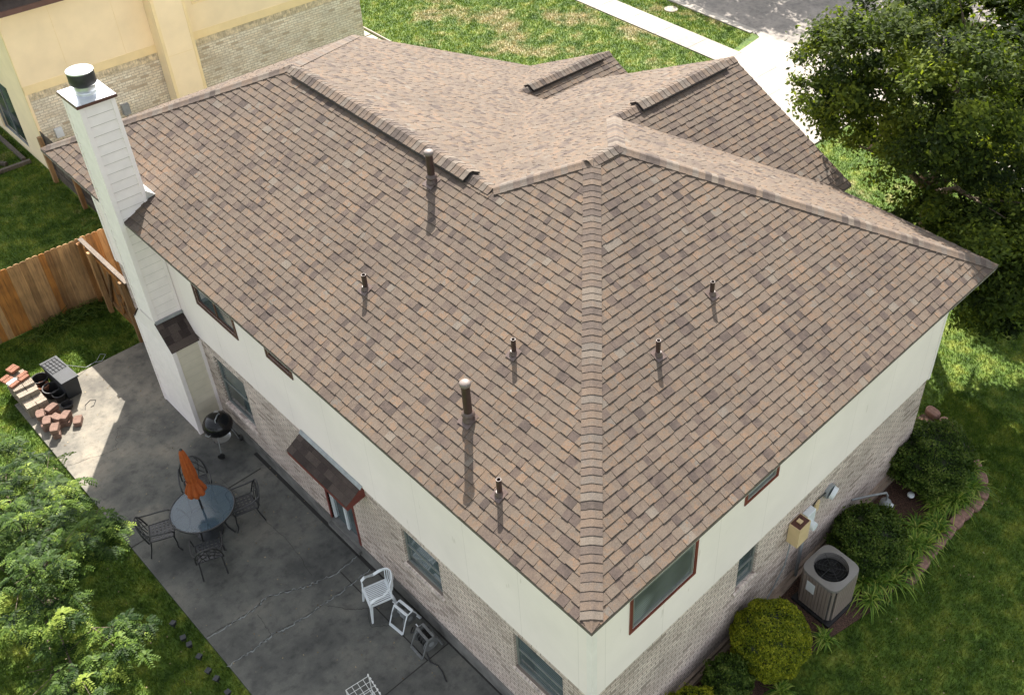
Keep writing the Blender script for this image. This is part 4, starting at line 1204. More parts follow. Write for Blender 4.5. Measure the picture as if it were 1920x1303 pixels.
SL = [((6.55, -.55, 0), .55, 60, 'strap-leaved clump beside the air conditioner'), ((6.95, -.92, 0), .5, 60, 'strap-leaved clump at the lawn edge between the air conditioner and the flattened shrub'),
      ((7.45, -.98, 0), .5, 60, 'strap-leaved clump against the lawn edge below the flattened shrub'), ((7.95, -.8, 0), .55, 70, 'yellowish strap-leaved clump in the middle of the bed edge'),
      ((8.35, -.62, 0), .5, 60, 'strap-leaved clump right of the flattened shrub'), ((8.75, -.80, 0), .45, 50, 'small strap-leaved clump behind the pink edging stones'),
      ((9.45, -.82, 0), .6, 90, 'largest strap-leaved clump below the dark spreading shrub'), ((10.0, -.88, 0), .5, 60, 'strap-leaved clump inside the bend of the edging'),
      ((6.35, -.85, 0), .4, 50, 'strap-leaved clump at the foot of the air conditioner, nearest the lawn'), ((8.2, -.25, 0), .35, 30, 'thin strap-leaved clump in the mulch before the gas meter'),
      ((3.75, -.75, 0), .35, 60, 'low grassy clump on the lawn side of the ball shrub'), ((5.1, -.72, 0), .3, 50, 'low grassy clump at the near foot of the air conditioner')]
SL += [((7.2, -.62, 0), .5, 55, 'strap-leaved clump tucked under the flattened shrub on its lawn side'), ((7.7, -.66, 0), .5, 60, 'strap-leaved clump touching the flattened shrub, next to the yellowish one'), ((8.12, -.94, 0), .5, 60, 'strap-leaved clump hanging over the first edging stones'),
       ((8.55, -.95, 0), .5, 55, 'strap-leaved clump just inside the bare pink edging stones'), ((9.1, -.62, 0), .5, 55, 'strap-leaved clump beside the round white garden light'), ((9.78, -.70, 0), .55, 60, 'strap-leaved clump growing up against the dark spreading shrub'),
       ((6.72, -.74, 0), .5, 60, 'strap-leaved clump between the air conditioner and the lawn, second from the unit'), ((10.45, -.62, 0), .45, 50, 'strap-leaved clump farthest along the curve of the bed')]
for s in SL: strap_clump(s[0], s[1] * 1.18, int(s[2] * 1.9), s[3])

# edging stones round the bed
def stone(loc, rz, size, label, group='edging stones around the bed'):
    b = MB(); a, c, hh = size
    pts = []
    for k in range(14):
        t = 2 * math.pi * k / 14
        x = math.copysign(abs(math.cos(t)) ** .6, math.cos(t)) * a / 2 * random.uniform(.95, 1.04); y = math.copysign(abs(math.sin(t)) ** .6, math.sin(t)) * c / 2 * random.uniform(.95, 1.04)
        pts.append((x, y))
    n = len(pts)
    v = [(x, y, -.05) for x, y in pts] + [(x, y, hh * .8) for x, y in pts] + [(x * .86, y * .84, hh) for x, y in pts]
    f = [tuple(range(n))[::-1], tuple(range(2 * n, 3 * n))] + [(i + q * n, (i + 1) % n + q * n, (i + 1) % n + (q + 1) * n, i + (q + 1) * n) for i in range(n) for q in (0, 1)]
    b.add(v, f)
    o = b.build('edging_stone', 'edging')
    o.location = loc; o.rotation_euler = (0, 0, rz)
    return tag(o, label, 'stone', group)
path = [(7.35, -1.14), (7.75, -1.13), (8.10, -1.10), (8.42, -1.10), (8.75, -1.10), (9.08, -1.10), (9.40, -1.12), (9.75, -1.16), (10.1, -1.12), (10.42, -.92), (10.68, -.62), (10.92, -.25), (11.12, .10), (11.3, .42), (11.38, .80)]
names = ['leftmost edging stone, half hidden under strap leaves', 'second edging stone from the left, under strap leaves', 'third edging stone from the left', 'first fully bare pink edging stone in the row by the shaded lawn',
         'second bare pink edging stone in the row by the shaded lawn', 'third bare pink edging stone in the row by the shaded lawn', 'edging stone below the largest strap-leaved clump', 'edging stone just before the bend of the bed',
         'edging stone at the bend of the bed', 'edging stone just past the bend of the bed', 'edging stone half way along the far curve', 'edging stone on the far curve beside the dark shrub',
         'edging stone on the far curve beyond the dark shrub', 'brown edging stone second from the wall corner', 'brown edging stone nearest the wall corner']
for i, (x, y) in enumerate(path):
    x2, y2 = path[min(i + 1, len(path) - 1)]; x1_, y1_ = path[max(i - 1, 0)]
    stone((x, y, 0), math.atan2(y2 - y1_, x2 - x1_), (.33, .23, .09 + random.uniform(-.01, .02)), names[i])

# ------------------------------------------------------------------ fences
def picket_fence(name, label, p0, p1, h, mat='fence', back=1, posts=(), dog=True, group=None, rails=True):
    """p0->p1 plan line; back=+1/-1 side where the rails and posts stand"""
    t = thing(name, label, 'fence', (p0[0], p0[1], 0), math.atan2(p1[1] - p0[1], p1[0] - p0[0]), group)
    L_ = math.hypot(p1[0] - p0[0], p1[1] - p0[1])
    b = MB(); x = 0
    while x < L_ - .01:
        wd = min(.137, L_ - x); hh = h + random.uniform(-.012, .012); dy = random.uniform(-.003, .003); rv = random.random()
        c = .03 if dog else .0
        pts = [(x + .002, -.04), (x + wd - .002, -.04), (x + wd - .002, hh - c), (x + wd - .002 - c, hh), (x + .002 + c, hh), (x + .002, hh - c)]
        n = 6
        v = [(a, dy - .009, z) for a, z in pts] + [(a, dy + .009, z) for a, z in pts]
        b.add(v, [tuple(range(n)), tuple(range(n, 2 * n))[::-1]] + [(i, n + i, n + (i + 1) % n, (i + 1) % n) for i in range(n)], rv)
        x += wd
    b.build('pickets', mat, t)
    if rails:
        for z in (.25, h * .52, h - .2):
            b = MB(); b.box(0, L_, *sorted((back * .012, back * .05)), z, z + .085); b.build('rail', mat, t)
    for px in posts:
        b = MB(); b.box(px - .045, px + .045, *sorted((back * .051, back * .14)), -.05, h - .03); b.build('post', mat, t)
    return t
picket_fence('wooden_fence', 'honey brown dog-eared board fence behind the shaded lawn on the left', (-7.0, 17.45), (.50, 17.42), 1.76, back=1, posts=(.6, 3.0, 5.4), rails=True)
picket_fence('wooden_fence', 'sunlit orange board fence piece behind the chimney', (.52, 17.42), (2.1, 17.40), 1.76, back=1, posts=(.8,))
gt = thing('wooden_gate', 'board gate with diagonal braces between the fence corner and the house wall', 'gate', (.50, 17.36, 0), R(-90))
b = MB(); x = .12
while x < 2.26:
    rv = random.random(); hh = 1.72 + random.uniform(-.01, .01)
    b.box(x, x + .133, .04, .058, .03, hh, rv); x += .137
b.build('pickets', 'fence', gt)
for z in (.25, 1.5):
    b = MB(); b.box(.14, 2.1, .0, .038, z, z + .09); b.build('rail', 'fence', gt)
for a0, a1, z0, z1 in ((.75, 1.3, .34, 1.5), (1.35, 2.05, .34, 1.5), (1.95, 1.4, .34, .9)):
    b = MB(); d = Vector((a1 - a0, 0, z1 - z0)); ang = math.atan2(d.z, d.x)
    b.obox(((a0 + a1) / 2, -.004, (z0 + z1) / 2), (d.length, .034, .085), Matrix.Rotation(-ang, 3, 'Y')); b.build('brace', 'fence', gt)
for px in (.06, .62, 2.16):
    b = MB(); b.box(px - .05, px + .05, -.10, -.004, -.05, 1.74 if px > .3 else 1.70); b.build('post', 'fence', gt)
b = MB(); b.box(.0, 2.33, -.03, .07, 1.745, 1.78); b.build('top_board', 'grey_wood', gt)
fb = thing('side_fence', 'weathered grey fence rails on brown posts running back to the yellow house', 'fence', (2.0, 17.5, 0), R(90))
b = MB(); b.box(0, 5.9, -.02, .02, 1.10, 1.22); b.build('rail', 'grey_wood', fb)
b = MB(); b.box(0, 5.9, -.02, .02, .25, .37); b.build('rail', 'grey_wood', fb)
for px in (.2, 2.3, 3.9, 5.7):
    b = MB(); b.box(px - .06, px + .06, .021, .13, -.05, 1.4); b.build('post', 'fence', fb)
b = MB(); x = 0
while x < 5.85:
    b.box(x, x + .133, -.045, -.021, .0, 1.45 + random.uniform(-.02, .02)); x += .14
b.build('pickets', 'grey_wood', fb)

# ------------------------------------------------------------------ neighbour's house
nb = thing('yellow_house', 'neighbouring house with yellow upper walls over buff brick', 'house', (0, 0, 0))
YN, NX0, NX1 = 23.5, 2.05, 12.62
b = MB(); b.box(NX0 + .03, NX1, YN + .03, YN + .2, -.1, 2.5); b.box(NX1 - .2, NX1, YN + .2, 34, -.1, 2.5); b.build('brick_wall', 'nbrick', nb)
n = int((NX1 - NX0) / .075)      # soldier course left and right of the chimney
for lo_, hi_ in ((0, 5.70), (6.75, 99)):
    b = MB()
    for k in range(n):
        a = NX0 + .03 + k * .075
        if lo_ < a < hi_: b.box(a + .006, a + .069, YN + .018, YN + .031, 2.28, 2.49)
    b.build('soldier_course', 'nsoldier', nb)
b = MB()
wall(b, 'y', YN, NX0, NX1, 2.5, 5.4, [(7.15, 8.35, 3.60, 4.7)], .08)
b.add([(NX0, YN, 2.5), (NX1, YN, 2.5), (NX1, YN + .1, 2.5), (NX0, YN + .1, 2.5)], [(0, 1, 2, 3)])
wall(b, 'x', NX0, YN, 34, -.05, 5.4, [(25.1, 27.0, .1, 2.1)], .1)
b.add([(NX0, YN, -.05), (NX0 + .06, YN + .001, -.05), (NX0 + .06, YN + .001, 2.5), (NX0, YN, 2.5)], [(0, 1, 2, 3)])
xm_ = (NX0 + NX1) / 2; za = 5.4 + .83 * (xm_ - NX0)  # unseen gable made steep and tall to shade the back-left lawn
b.add([(NX0, YN, 5.4), (NX1, YN, 5.4), (xm_, YN, za)], [(0, 1, 2)])
b.build('yellow_siding', 'yellow', nb)
b = MB()
b.box(NX0 - .01, NX1, YN - .012, YN - .0005, 2.5, 2.74); b.box(NX0 - .012, NX0 - .0005, YN - .012, YN + .1, 0, 5.3)
for x in (3.3, 4.9): b.box(x - .004, x + .004, YN - .004, YN - .0006, 2.74, 5.4)
b.build('trim_board', 'ytrim', nb)
b = MB(); b.box(5.74, 6.68, YN - .52, YN - .0125, -.05, 6.4); b.box(5.70, 6.72, YN - .54, YN - .013, -.05, -.04)
cn = b.build('chimney', 'yellow', nb)
b = MB(); b.box(5.735, 5.82, YN - .53, YN - .52, 0, 6.4); b.box(6.60, 6.685, YN - .53, YN - .52, 0, 6.4); b.box(6.679, 6.69, YN - .52, YN - .42, 0, 6.4); b.box(5.83, 6.59, YN - .524, YN - .5205, 2.5, 2.515)
b.build('corner_board', 'ytrim', cn)
b = MB()
A = [(NX0 - .5, YN - .5, 5.0), (xm_, YN - .5, za + .1), (NX1 + .5, YN - .5, 5.0)]  # roof follows the gable shaped for that lawn shade
v = A + [(x, 34.5, z) for x, y, z in A] + [(x, y, z - .12) for x, y, z in A] + [(x, 34.5, z - .12) for x, y, z in A]
b.add(v, [(0, 1, 4, 3), (1, 2, 5, 4), (6, 9, 10, 7), (7, 10, 11, 8), (0, 6, 7, 1), (1, 7, 8, 2), (0, 3, 9, 6), (2, 8, 11, 5)])
b.add([(NX0 - .5, YN - .62, 5.06), (4.2, YN - .62, 5.06), (4.2, YN, 5.36), (NX0 - .5, YN, 5.36)], [(0, 1, 2, 3)])
nr = b.build('roof', 'cap', nb)
b = MB(); b.box(NX0 - .5, 4.2, YN - .65, YN - .621, 4.93, 5.07); b.build('fascia', 'brown', nr)
window('y', YN, 7.15, 8.35, 3.60, 4.7, 'ytrim', 'glass', False, 'v', trim='ytrim', parent=nb)
window('x', NX0, 25.1, 27.0, .1, 2.1, 'gfra', 'glass', False, 'v', parent=nb)
b = MB(); b.box(2.42, 2.62, YN - .05, YN + .029, 1.05, 1.32); b.build('dryer_vent', 'whitep', nb)
b = MB(); b.box(4.32, 4.52, YN - .09, YN + .029, 1.02, 1.34); b.build('utility_box', 'greyp', nb)
b = MB(); b.tube([(4.42, YN - .03, 1.02), (4.42, YN - .03, 0)], .02, 8); b.build('conduit', 'greyp', nb)
# things on the neighbour's lawn
def timber(p0, p1, label, s=.1):
    b = MB(); L_ = math.hypot(p1[0] - p0[0], p1[1] - p0[1]); b.box(0, L_, -s / 2, s / 2, -.05, .06)
    o = b.build('landscape_timber', 'grey_wood'); o.location = (p0[0], p0[1], 0); o.rotation_euler = (0, 0, math.atan2(p1[1] - p0[1], p1[0] - p0[0]))
    tag(o, label, 'timber')
timber((-3, 24.75), (1.85, 24.72), 'grey landscape timber lying across the far left lawn')
timber((1.75, 24.9), (1.75, 34), 'pale timber edge running along the back of the yellow house')
timber((.2, 26.8), (1.3, 25.0), 'short grey timber lying at a slant on the far left soil')

# ------------------------------------------------------------------ brick pile
def brick_mesh(cored, mat):
    b = MB(); b.box(-.1, .1, -.046, .046, 0, .057)
    if cored:
        for i in range(5):
            for j in range(2 if cored == 2 else 3):
                x = -.072 + i * .036; y = (-.016 + j * .032) if cored == 2 else (-.026 + j * .026)
                b.add([(x + .008 * math.cos(t * 1.0472), y + .008 * math.sin(t * 1.0472), .0578) for t in range(6)], [tuple(range(6))])
    me = b.build('brick', mat)
    if cored:
        me.data.materials.append(MAT['joint'])
        for p in me.data.polygons[6:]: p.material_index = 1
    return me
proto_c = brick_mesh(0, 'creambrick'); proto_r = brick_mesh(3, 'redbrick'); proto_h = brick_mesh(2, 'creambrick')
used = set()
def put_brick(p, loc, rz=0, label=None, group=None, rx=0):
    o = p if p.name not in used else p.copy()
    if p.name not in used: used.add(p.name)
    else: COL.objects.link(o)
    o.location = loc; o.rotation_euler = (rx, 0, rz)
    tag(o, label, 'brick', group)
gx = -2.13
for cz in range(8):
    for k in range(11):
        for c in (0, 1):
            if cz >= 5 and k < 3: continue
            if cz >= 7 and k < 5: continue
            put_brick(proto_c if cz < 7 else proto_h, (gx + (c - .5) * .205 + random.uniform(-.008, .008), 14.55 + k * .098 + random.uniform(-.004, .004), cz * .0585), random.uniform(-.03, .03),
                      'cream brick in the %s course of the stacked pile on the patio edge' % ('bottom', 'second', 'third', 'fourth', 'fifth', 'sixth', 'seventh', 'top')[cz], 'cream bricks of the stacked pile')
topz = 8 * .0585
redl = ['red cored brick highest on the pile, far end, left one', 'red cored brick highest on the pile, far end, right one', 'red cored brick lying beside the highest bricks at the lawn side', 'red cored brick behind the pale brick on top of the pile',
        'orange-red cored brick in the middle of the pile top', 'red cored brick nearest the black pots on the pile top', 'red cored brick lying at the near end of the pile top', 'red cored brick under the two highest ones']
for i, (dx, dy, dz, rz) in enumerate([(.02, 1.10, .06, .35), (.05, 1.00, .06, .33), (-.19, .95, 0, .3), (-.16, .84, 0, .3), (-.12, .62, 0, .35), (.12, .80, 0, .3), (.1, .68, 0, .28), (.04, 1.07, 0, .35)]):
    put_brick(proto_r, (gx + dx, 14.55 + dy, topz + dz), rz, redl[i], 'red cored bricks on the pile')
pw = MB().box(-.1, .1, -.046, .046, 0, .057).build('brick', 'whitem')
put_brick(pw, (gx - .13, 14.55 + .73, topz + .001), .32, 'whitish brick on top of the brick pile')

def block(loc, rz, rx, size, label):
    b = MB(); a, c, hh = size
    k_ = random.uniform(.82, .95)
    pts = [(-a / 2, -c / 2), (a / 2, -c / 2), (a / 2, c / 2 * .6), (a / 2 * k_, c / 2), (0, c / 2 + .018), (-a / 2 * k_, c / 2), (-a / 2, c / 2 * .6)]
    b.prism(pts, 0, hh)
    o = b.build('paver_block', 'pink', bevel=.012); o.location = loc; o.rotation_euler = (rx, 0, rz)
    tag(o, label, 'paver block', 'pink blocks at the near end of the brick pile')
BL = [((-2.2, 14.30, 0), 1.3, 0, 'pink block under the others next to the cream bricks'), ((-2.22, 14.33, .13), 1.25, 0, 'pink block lying on another against the cream bricks'), ((-1.95, 14.32, 0), .2, 0, 'pink block on the patio beside the small black pot'),
      ((-1.93, 14.36, .13), .35, 0, 'pink scalloped block raised on another beside the small black pot'), ((-2.26, 14.02, .0), 1.35, 0, 'pink block at the patio edge below the cream bricks'), ((-2.2, 13.98, .13), 1.1, 0, 'pink block second from the end along the patio edge, on top'),
      ((-2.0, 13.88, 0), 1.6, 0, 'pink block in the middle of the blocks'), ((-1.98, 13.92, .13), 1.9, .1, 'pale pink block leaning in the middle of the blocks'), ((-1.80, 13.82, 0), .9, 0, 'pink block toward the sunlit patio'),
      ((-1.80, 13.84, .13), .7, 0, 'pink block on top toward the sunlit patio'), ((-1.62, 13.62, 0), 1.0, 0, 'brown-pink block farthest out on the sunlit patio'), ((-2.18, 13.58, 0), 1.2, 0, 'pink block at the very end of the pile'), ((-2.17, 13.6, .13), 1.0, 0, 'pink block lying on the last block of the pile')]
for loc, rz, rx, lb in BL:
    loc = (-2.04 + (loc[0] + 2.04) * .82, 13.99 + (loc[1] - 13.99) * .82, loc[2] * .93)
    block(loc, rz, rx, (.25, .15, .12), lb)

def pot(loc, r, hh, label, rx=0):
    t = thing('plant_pot', label, 'pot', loc, 0, 'black pots beside the brick pile'); t.rotation_euler = (rx, 0, .4)
    b = MB(); b.lathe([(r * .72, 0), (r * .95, hh), (r, hh), (r, hh + .02), (r * .92, hh + .02), (r * .66, .02), (.001, .02)], (0, 0, 0), 24, close=False)
    b.build('pot_body', 'blackp', t, smooth=True)
    b = MB(); b.tube([(r * math.cos(a * .2618), r * math.sin(a * .2618), hh + .015) for a in range(25)], .012, 6); b.build('pot_rim', 'blackp', t, smooth=True)
pot((-1.76, 15.28, 0), .17, .26, 'black pot at the far end between bricks and grey bin'); pot((-1.72, 14.86, 0), .17, .24, 'black pot in the middle between bricks and grey bin', .1)
pot((-1.66, 14.60, 0), .13, .2, 'smaller black pot next to the middle black pot'); pot((-1.66, 14.28, 0), .12, .1, 'low black pot nearest the pink blocks')
t = thing('clay_pot', 'terracotta pot standing between two black pots', 'pot', (-1.80, 15.06, 0))
b = MB(); b.lathe([(.08, 0), (.12, .2), (.13, .2), (.13, .25), (.11, .25), (.09, .05), (.001, .05)], (0, 0, 0), 20, close=False); b.build('pot_body', 'redbrick', t, smooth=True)

bn = thing('storage_bin', 'dark grey plastic bin beside the brick pile', 'bin', (-1.42, 14.92, 0), R(4))
b = MB(); v = []
for z, k in ((0, .88), (.5, 1)):
    v += [(-.17 * k, -.46 * k, z), (.17 * k, -.46 * k, z), (.17 * k, .46 * k, z), (-.17 * k, .46 * k, z)]
b.add(v, [(3, 2, 1, 0), (4, 5, 6, 7), (0, 1, 5, 4), (1, 2, 6, 5), (2, 3, 7, 6), (3, 0, 4, 7)]); b.build('bin_body', 'greyblue', bn, bevel=.015)
b = MB(); b.box(-.19, .19, -.48, .48, .501, .54); b.build('lid', 'greyblue', bn, bevel=.01)
t = thing('wire_rack', 'black wire rack lying on the grey bin', 'rack', (-1.44, 15.1, .55), R(8))
b = MB()
for k in range(5): b.tube([(-.15 + k * .075, -.22, 0), (-.15 + k * .075, .22, 0)], .005, 5)
for k in range(5): b.tube([(-.16, -.22 + k * .11, .006), (.16, -.22 + k * .11, .006)], .005, 5)
b.build('wire_grid', 'blackp', t)
t = thing('wire_hook', 'long bent wire lying from the bin across the lawn edge', 'wire', (-1.35, 15.2, .0), 0)
b = MB(); b.tube([(-.1, .0, .56), (.15, -.02, .35), (.5, .0, .03), (.75, .05, .02), (.92, .22, .02), (1.0, .12, .02), (.85, -.02, .02), (.72, .02, .02)], .007, 6); b.build('wire', 'greyp', t)
t = thing('wire_loop', 'small wire loop lying on the sunlit patio', 'wire', (-1.28, 14.05, .01), R(30))
b = MB(); b.tube([(-.18, .0, .0), (-.06, .09, 0), (.1, .08, 0), (.14, -.03, 0), (-.02, -.09, 0), (-.08, -.06, 0)], .006, 6); b.build('wire', 'blackp', t)

# ------------------------------------------------------------------ patio furniture
TB = (-1.20, 9.14, 0)
tb = thing('patio_table', 'round glass patio table with a dark metal rim under the folded orange umbrella', 'table', TB)
b = MB(); b.lathe([(.565, .690), (.565, .698), (.03, .698), (.03, .690)], (0, 0, 0), 64, close=False); b.build('glass_top', 'tglass', tb)
b = MB(); b.tube([(.575 * math.cos(a * math.pi / 32), .575 * math.sin(a * math.pi / 32), .692) for a in range(65)], .017, 8, False); b.build('rim', 'darkmetal', tb, smooth=True)
for k in range(4):
    a = k * math.pi / 2 + .75; c, s = math.cos(a), math.sin(a)
    b = MB(); b.tube([(.5 * c, .5 * s, .67), (.42 * c, .42 * s, .62), (.30 * c, .30 * s, .40), (.36 * c, .36 * s, .15), (.46 * c, .46 * s, .0)], .017, 8); b.build('leg', 'darkmetal', tb, smooth=True)
b = MB(); b.tube([(.30 * math.cos(a * math.pi / 16), .30 * math.sin(a * math.pi / 16), .40) for a in range(33)], .012, 6); b.build('ring', 'darkmetal', tb, smooth=True)
um = thing('patio_umbrella', 'folded orange patio umbrella standing through the glass table', 'umbrella', TB)
b = MB(); b.tube([(0, 0, .02), (0, 0, 2.28)], .019, 12); b.build('pole', 'darkmetal', um, smooth=True)
b = MB(); b.lathe([(.24, 0), (.24, .03), (.12, .07), (.04, .10), (.03, .2)], (0, 0, 0), 28); b.build('base', 'darkmetal', um, smooth=True)
prof = [(.018, 2.32), (.05, 2.24), (.07, 2.1), (.088, 1.9), (.10, 1.72), (.098, 1.56), (.088, 1.47), (.12, 1.38), (.155, 1.27), (.16, 1.20), (.13, 1.14)]
b = MB(); b.lathe(prof, (0, 0, 0), 72, lambda t, i: .80 + (.20 + .025 * i) * abs(math.sin(t * 4 + .25 * math.sin(i))) + .10 * math.sin(t + i * .35), close=False)
b.build('canopy', 'orange', um, smooth=True)
b = MB(); b.lathe([(.098, 1.50), (.104, 1.485), (.10, 1.46)], (0, 0, 0), 40, lambda t, i: 1 + .12 * abs(math.sin(t * 4)), close=False); b.build('tie_strap', 'orange', um)
b = MB(); b.lathe([(.02, 2.29), (.03, 2.31), (.012, 2.34)], (0, 0, 0), 12); b.build('finial', 'darkmetal', um)

def patio_chair():
    t = thing('metal_patio_chair', '', 'chair', (0, 0, 0), 0, 'cast metal chairs around the glass table')
    # local: faces +x, seat centre at origin
    b = MB()
    b.tube([(.21, .22, .42), (.24, 0, .42), (.21, -.22, .42), (-.2, -.21, .42), (-.2, .21, .42), (.21, .22, .42)], .013, 7)
    for k in range(6):
        u = -.17 + k * .068; b.box(u - .017, u + .017, -.21, .21, .414, .424)
        v = -.18 + k * .072; b.box(-.2, .22, v - .017, v + .017, .4135, .4235)
    b.build('seat', 'darkmetal', t)
    for sx in (-1, 1):
        for sy in (-1, 1):
            b = MB()
            if sx > 0: b.tube([(.2, sy * .22, .42), (.22, sy * .235, .25), (.21, sy * .23, .1), (.26, sy * .25, .0)], .013, 7)
            else: b.tube([(-.19, sy * .2, .42), (-.23, sy * .205, .22), (-.29, sy * .215, .0)], .013, 7)
            b.build('leg', 'darkmetal', t, smooth=True)
    for sy in (-1, 1):
        b = MB(); b.tube([(-.30, sy * .225, .70), (-.15, sy * .265, .645), (.05, sy * .28, .63), (.2, sy * .275, .62), (.235, sy * .26, .56), (.21, sy * .235, .42)], .014, 7); b.build('arm', 'darkmetal', t, smooth=True)
    b = MB()
    arch = []
    for k in range(17):
        a = math.pi * k / 16
        arch.append((-.20 - .13 * math.sin(a) ** .7 - .02, .235 * math.cos(a), .42 + .46 * math.sin(a) ** .7))
    b.tube(arch, .015, 7)
    bk = b.build('backrest', 'darkmetal', t, smooth=True)
    b = MB()
    for q in (-.13, 0, .13):
        b.tube([(-.22, q * .6, .44), (-.28, q * .9, .62), (-.31, q * 1.1, .74), (-.325, q * .8, .83)], .008, 5)
    for sy in (-1, 1):
        b.tube([(-.22, sy * .19, .46), (-.29, sy * .02, .64), (-.32, -sy * .14, .77)], .008, 5)
        b.tube([(-.24, sy * .21, .56), (-.30, sy * .1, .70), (-.325, -sy * .03, .85)], .008, 5)
    b.build('lattice', 'darkmetal', bk)
    return t
pc = patio_chair()
for i, (x, y, a, lb) in enumerate([(-1.93, 9.45, R(-22), 'metal patio chair left of the glass table, facing it from the lawn side'), (-1.55, 8.40, R(68), 'metal patio chair nearest the camera, pushed in below the glass table'),
                                   (-.55, 8.92, R(165), 'metal patio chair right of the glass table, nearest the house'), (-.92, 9.98, R(-108), 'metal patio chair behind the folded orange umbrella')]):
    c = pc if i == 0 else copy_tree(pc)
    c.location = (x, y, 0); c.rotation_euler = (0, 0, a); c['label'] = lb

# kettle grill
gr = thing('kettle_grill', 'black kettle charcoal grill standing by the chimney base', 'grill', (.10, 10.90, 0), R(20))
b = MB(); b.lathe([(.10, .42), (.19, .47), (.26, .55), (.285, .64), (.29, .66)], (0, 0, 0), 36, close=True); b.build('bowl', 'black', gr, smooth=True)
b = MB(); b.lathe([(.295, .655), (.298, .67), (.285, .74), (.24, .82), (.16, .875), (.07, .895), (.001, .9)], (0, 0, 0), 36, close=False); ld = b.build('lid', 'black', gr, smooth=True)
b = MB(); b.tube([(-.12, -.10, .86), (-.10, -.09, .93), (.0, -.06, .95), (.08, -.03, .93), (.09, -.02, .88)], .012, 8); b.build('lid_handle', 'greyp', ld)
b = MB(); b.lathe([(.05, .0), (.05, .01), (.01, .012)], (.12, .09, .868), 16); b.build('lid_vent', 'metal', ld)
for k in range(3):
    a = R(90 + 120 * k); b = MB(); b.tube([(.20 * math.cos(a), .20 * math.sin(a), .50), (.30 * math.cos(a), .30 * math.sin(a), .0 if k == 0 else .07)], .012, 8); b.build('leg', 'metal', gr)
    if k:
        b = MB(); b.tube([(.31 * math.cos(a), .31 * math.sin(a), .07), (.345 * math.cos(a), .345 * math.sin(a), .07)], .07, 18); b.build('wheel', 'blackp', gr, smooth=True)
b = MB(); b.lathe([(.001, .26), (.14, .27), (.18, .30), (.18, .305)], (0, 0, 0), 28, close=False); b.build('ash_pan', 'metal', gr, smooth=True)
b = MB(); b.tube([(-.28, -.05, .64), (-.33, -.04, .64), (-.33, .04, .64), (-.28, .05, .64)], .01, 6); b.build('side_handle', 'greyp', gr)

# white plastic armchair
wc = thing('plastic_chair', 'white plastic garden armchair by the brick wall', 'chair', (.08, 5.46, 0), R(163))
b = MB()
v = [(.20, -.22), (.225, -.12), (.23, 0), (.225, .12), (.20, .22), (-.2, .2), (-.215, 0), (-.2, -.2)]
n = 11
for k in range(n):
    y0_ = -.2 + k * .0366; b.box(-.19, .20, y0_ - .012, y0_ + .012, .405 - .02 * 0, .415)
b.box(.19, .235, -.215, .215, .395, .418); b.box(-.21, -.17, -.2, .2, .395, .416)
for s in (-1, 1): b.box(-.2, .21, *sorted((s * .195, s * .225)), .39, .418)
b.build('seat', 'whitep', wc, bevel=.004)
for sx in (-1, 1):
    for sy in (-1, 1):
        b = MB(); x, y = (.20, sy * .215) if sx > 0 else (-.19, sy * .19)
        dx, dy = (.045 * sx + (.0 if sx > 0 else -.05), .045 * sy)
        top = .62 if sx > 0 else .42
        b.add([(x - .025, y - .022, .41), (x + .03, y - .022, .41), (x + .03, y + .022, .41), (x - .025, y + .022, .41), (x + dx - .015, y + dy - .014, 0), (x + dx + .018, y + dy - .014, 0), (x + dx + .018, y + dy + .014, 0), (x + dx - .015, y + dy + .014, 0)],
              [(0, 3, 2, 1), (4, 5, 6, 7), (0, 1, 5, 4), (1, 2, 6, 5), (2, 3, 7, 6), (3, 0, 4, 7)])
        b.build('leg', 'whitep', wc, bevel=.004)
def ribbon(b, pts, w, th=.012):
    """flat moulded strap through pts; w = half-width vectors"""
    P = [Vector(p) for p in pts]; W = [Vector(q) for q in w]
    vs = []; fs = []
    for i, p in enumerate(P):
        d = (P[min(i + 1, len(P) - 1)] - P[max(i - 1, 0)]).normalized(); nn = d.cross(W[i]).normalized() * th
        vs += [p - W[i] - nn, p + W[i] - nn, p + W[i] + nn, p - W[i] + nn]
    for i in range(len(P) - 1):
        for k in range(4): fs.append((i * 4 + k, i * 4 + (k + 1) % 4, i * 4 + 4 + (k + 1) % 4, i * 4 + 4 + k))
    fs += [(0, 3, 2, 1), tuple(len(vs) - 4 + k for k in range(4))]
    b.add(vs, fs)
b = MB()
rim = []; wv = []
for k in range(25):
    a = math.pi * (k / 24) * 1.0 - math.pi / 2
    s = math.cos(a); y = .255 * math.sin(a)
    x = -.02 - .27 * s; z = .62 + .20 * max(0, s) ** 1.3
    rim.append((x, y, z)); wv.append((.012 * s, 0, .028) if s > .5 else (.0, .022 * (1 if y > 0 else -1), .012))
front = [(.20, -.255, .50), (.205, -.262, .57), (.14, -.268, .625)]
ribbon(b, [(.215, -.24, .41)] + front + rim + [(p[0], -p[1], p[2]) for p in front[::-1]] + [(.215, .24, .41)], [(.0, .028, 0)] * 4 + wv + [(.0, .028, 0)] * 4, .009)
bk = b.build('arms_and_back_rim', 'whitep', wc, smooth=True)
b = MB()
for k in range(9):
    a = R(-44 + k * 11); s = math.cos(a)
    x = -.02 - .27 * s; y = .255 * math.sin(a); z = .62 + .20 * s ** 1.3
    b.tube([(-.19, y * .85, .41), (x * .93, y * .95, .55), (x, y, z)], [.011, .011, .010], 6)
b.build('back_slats', 'whitep', wc)

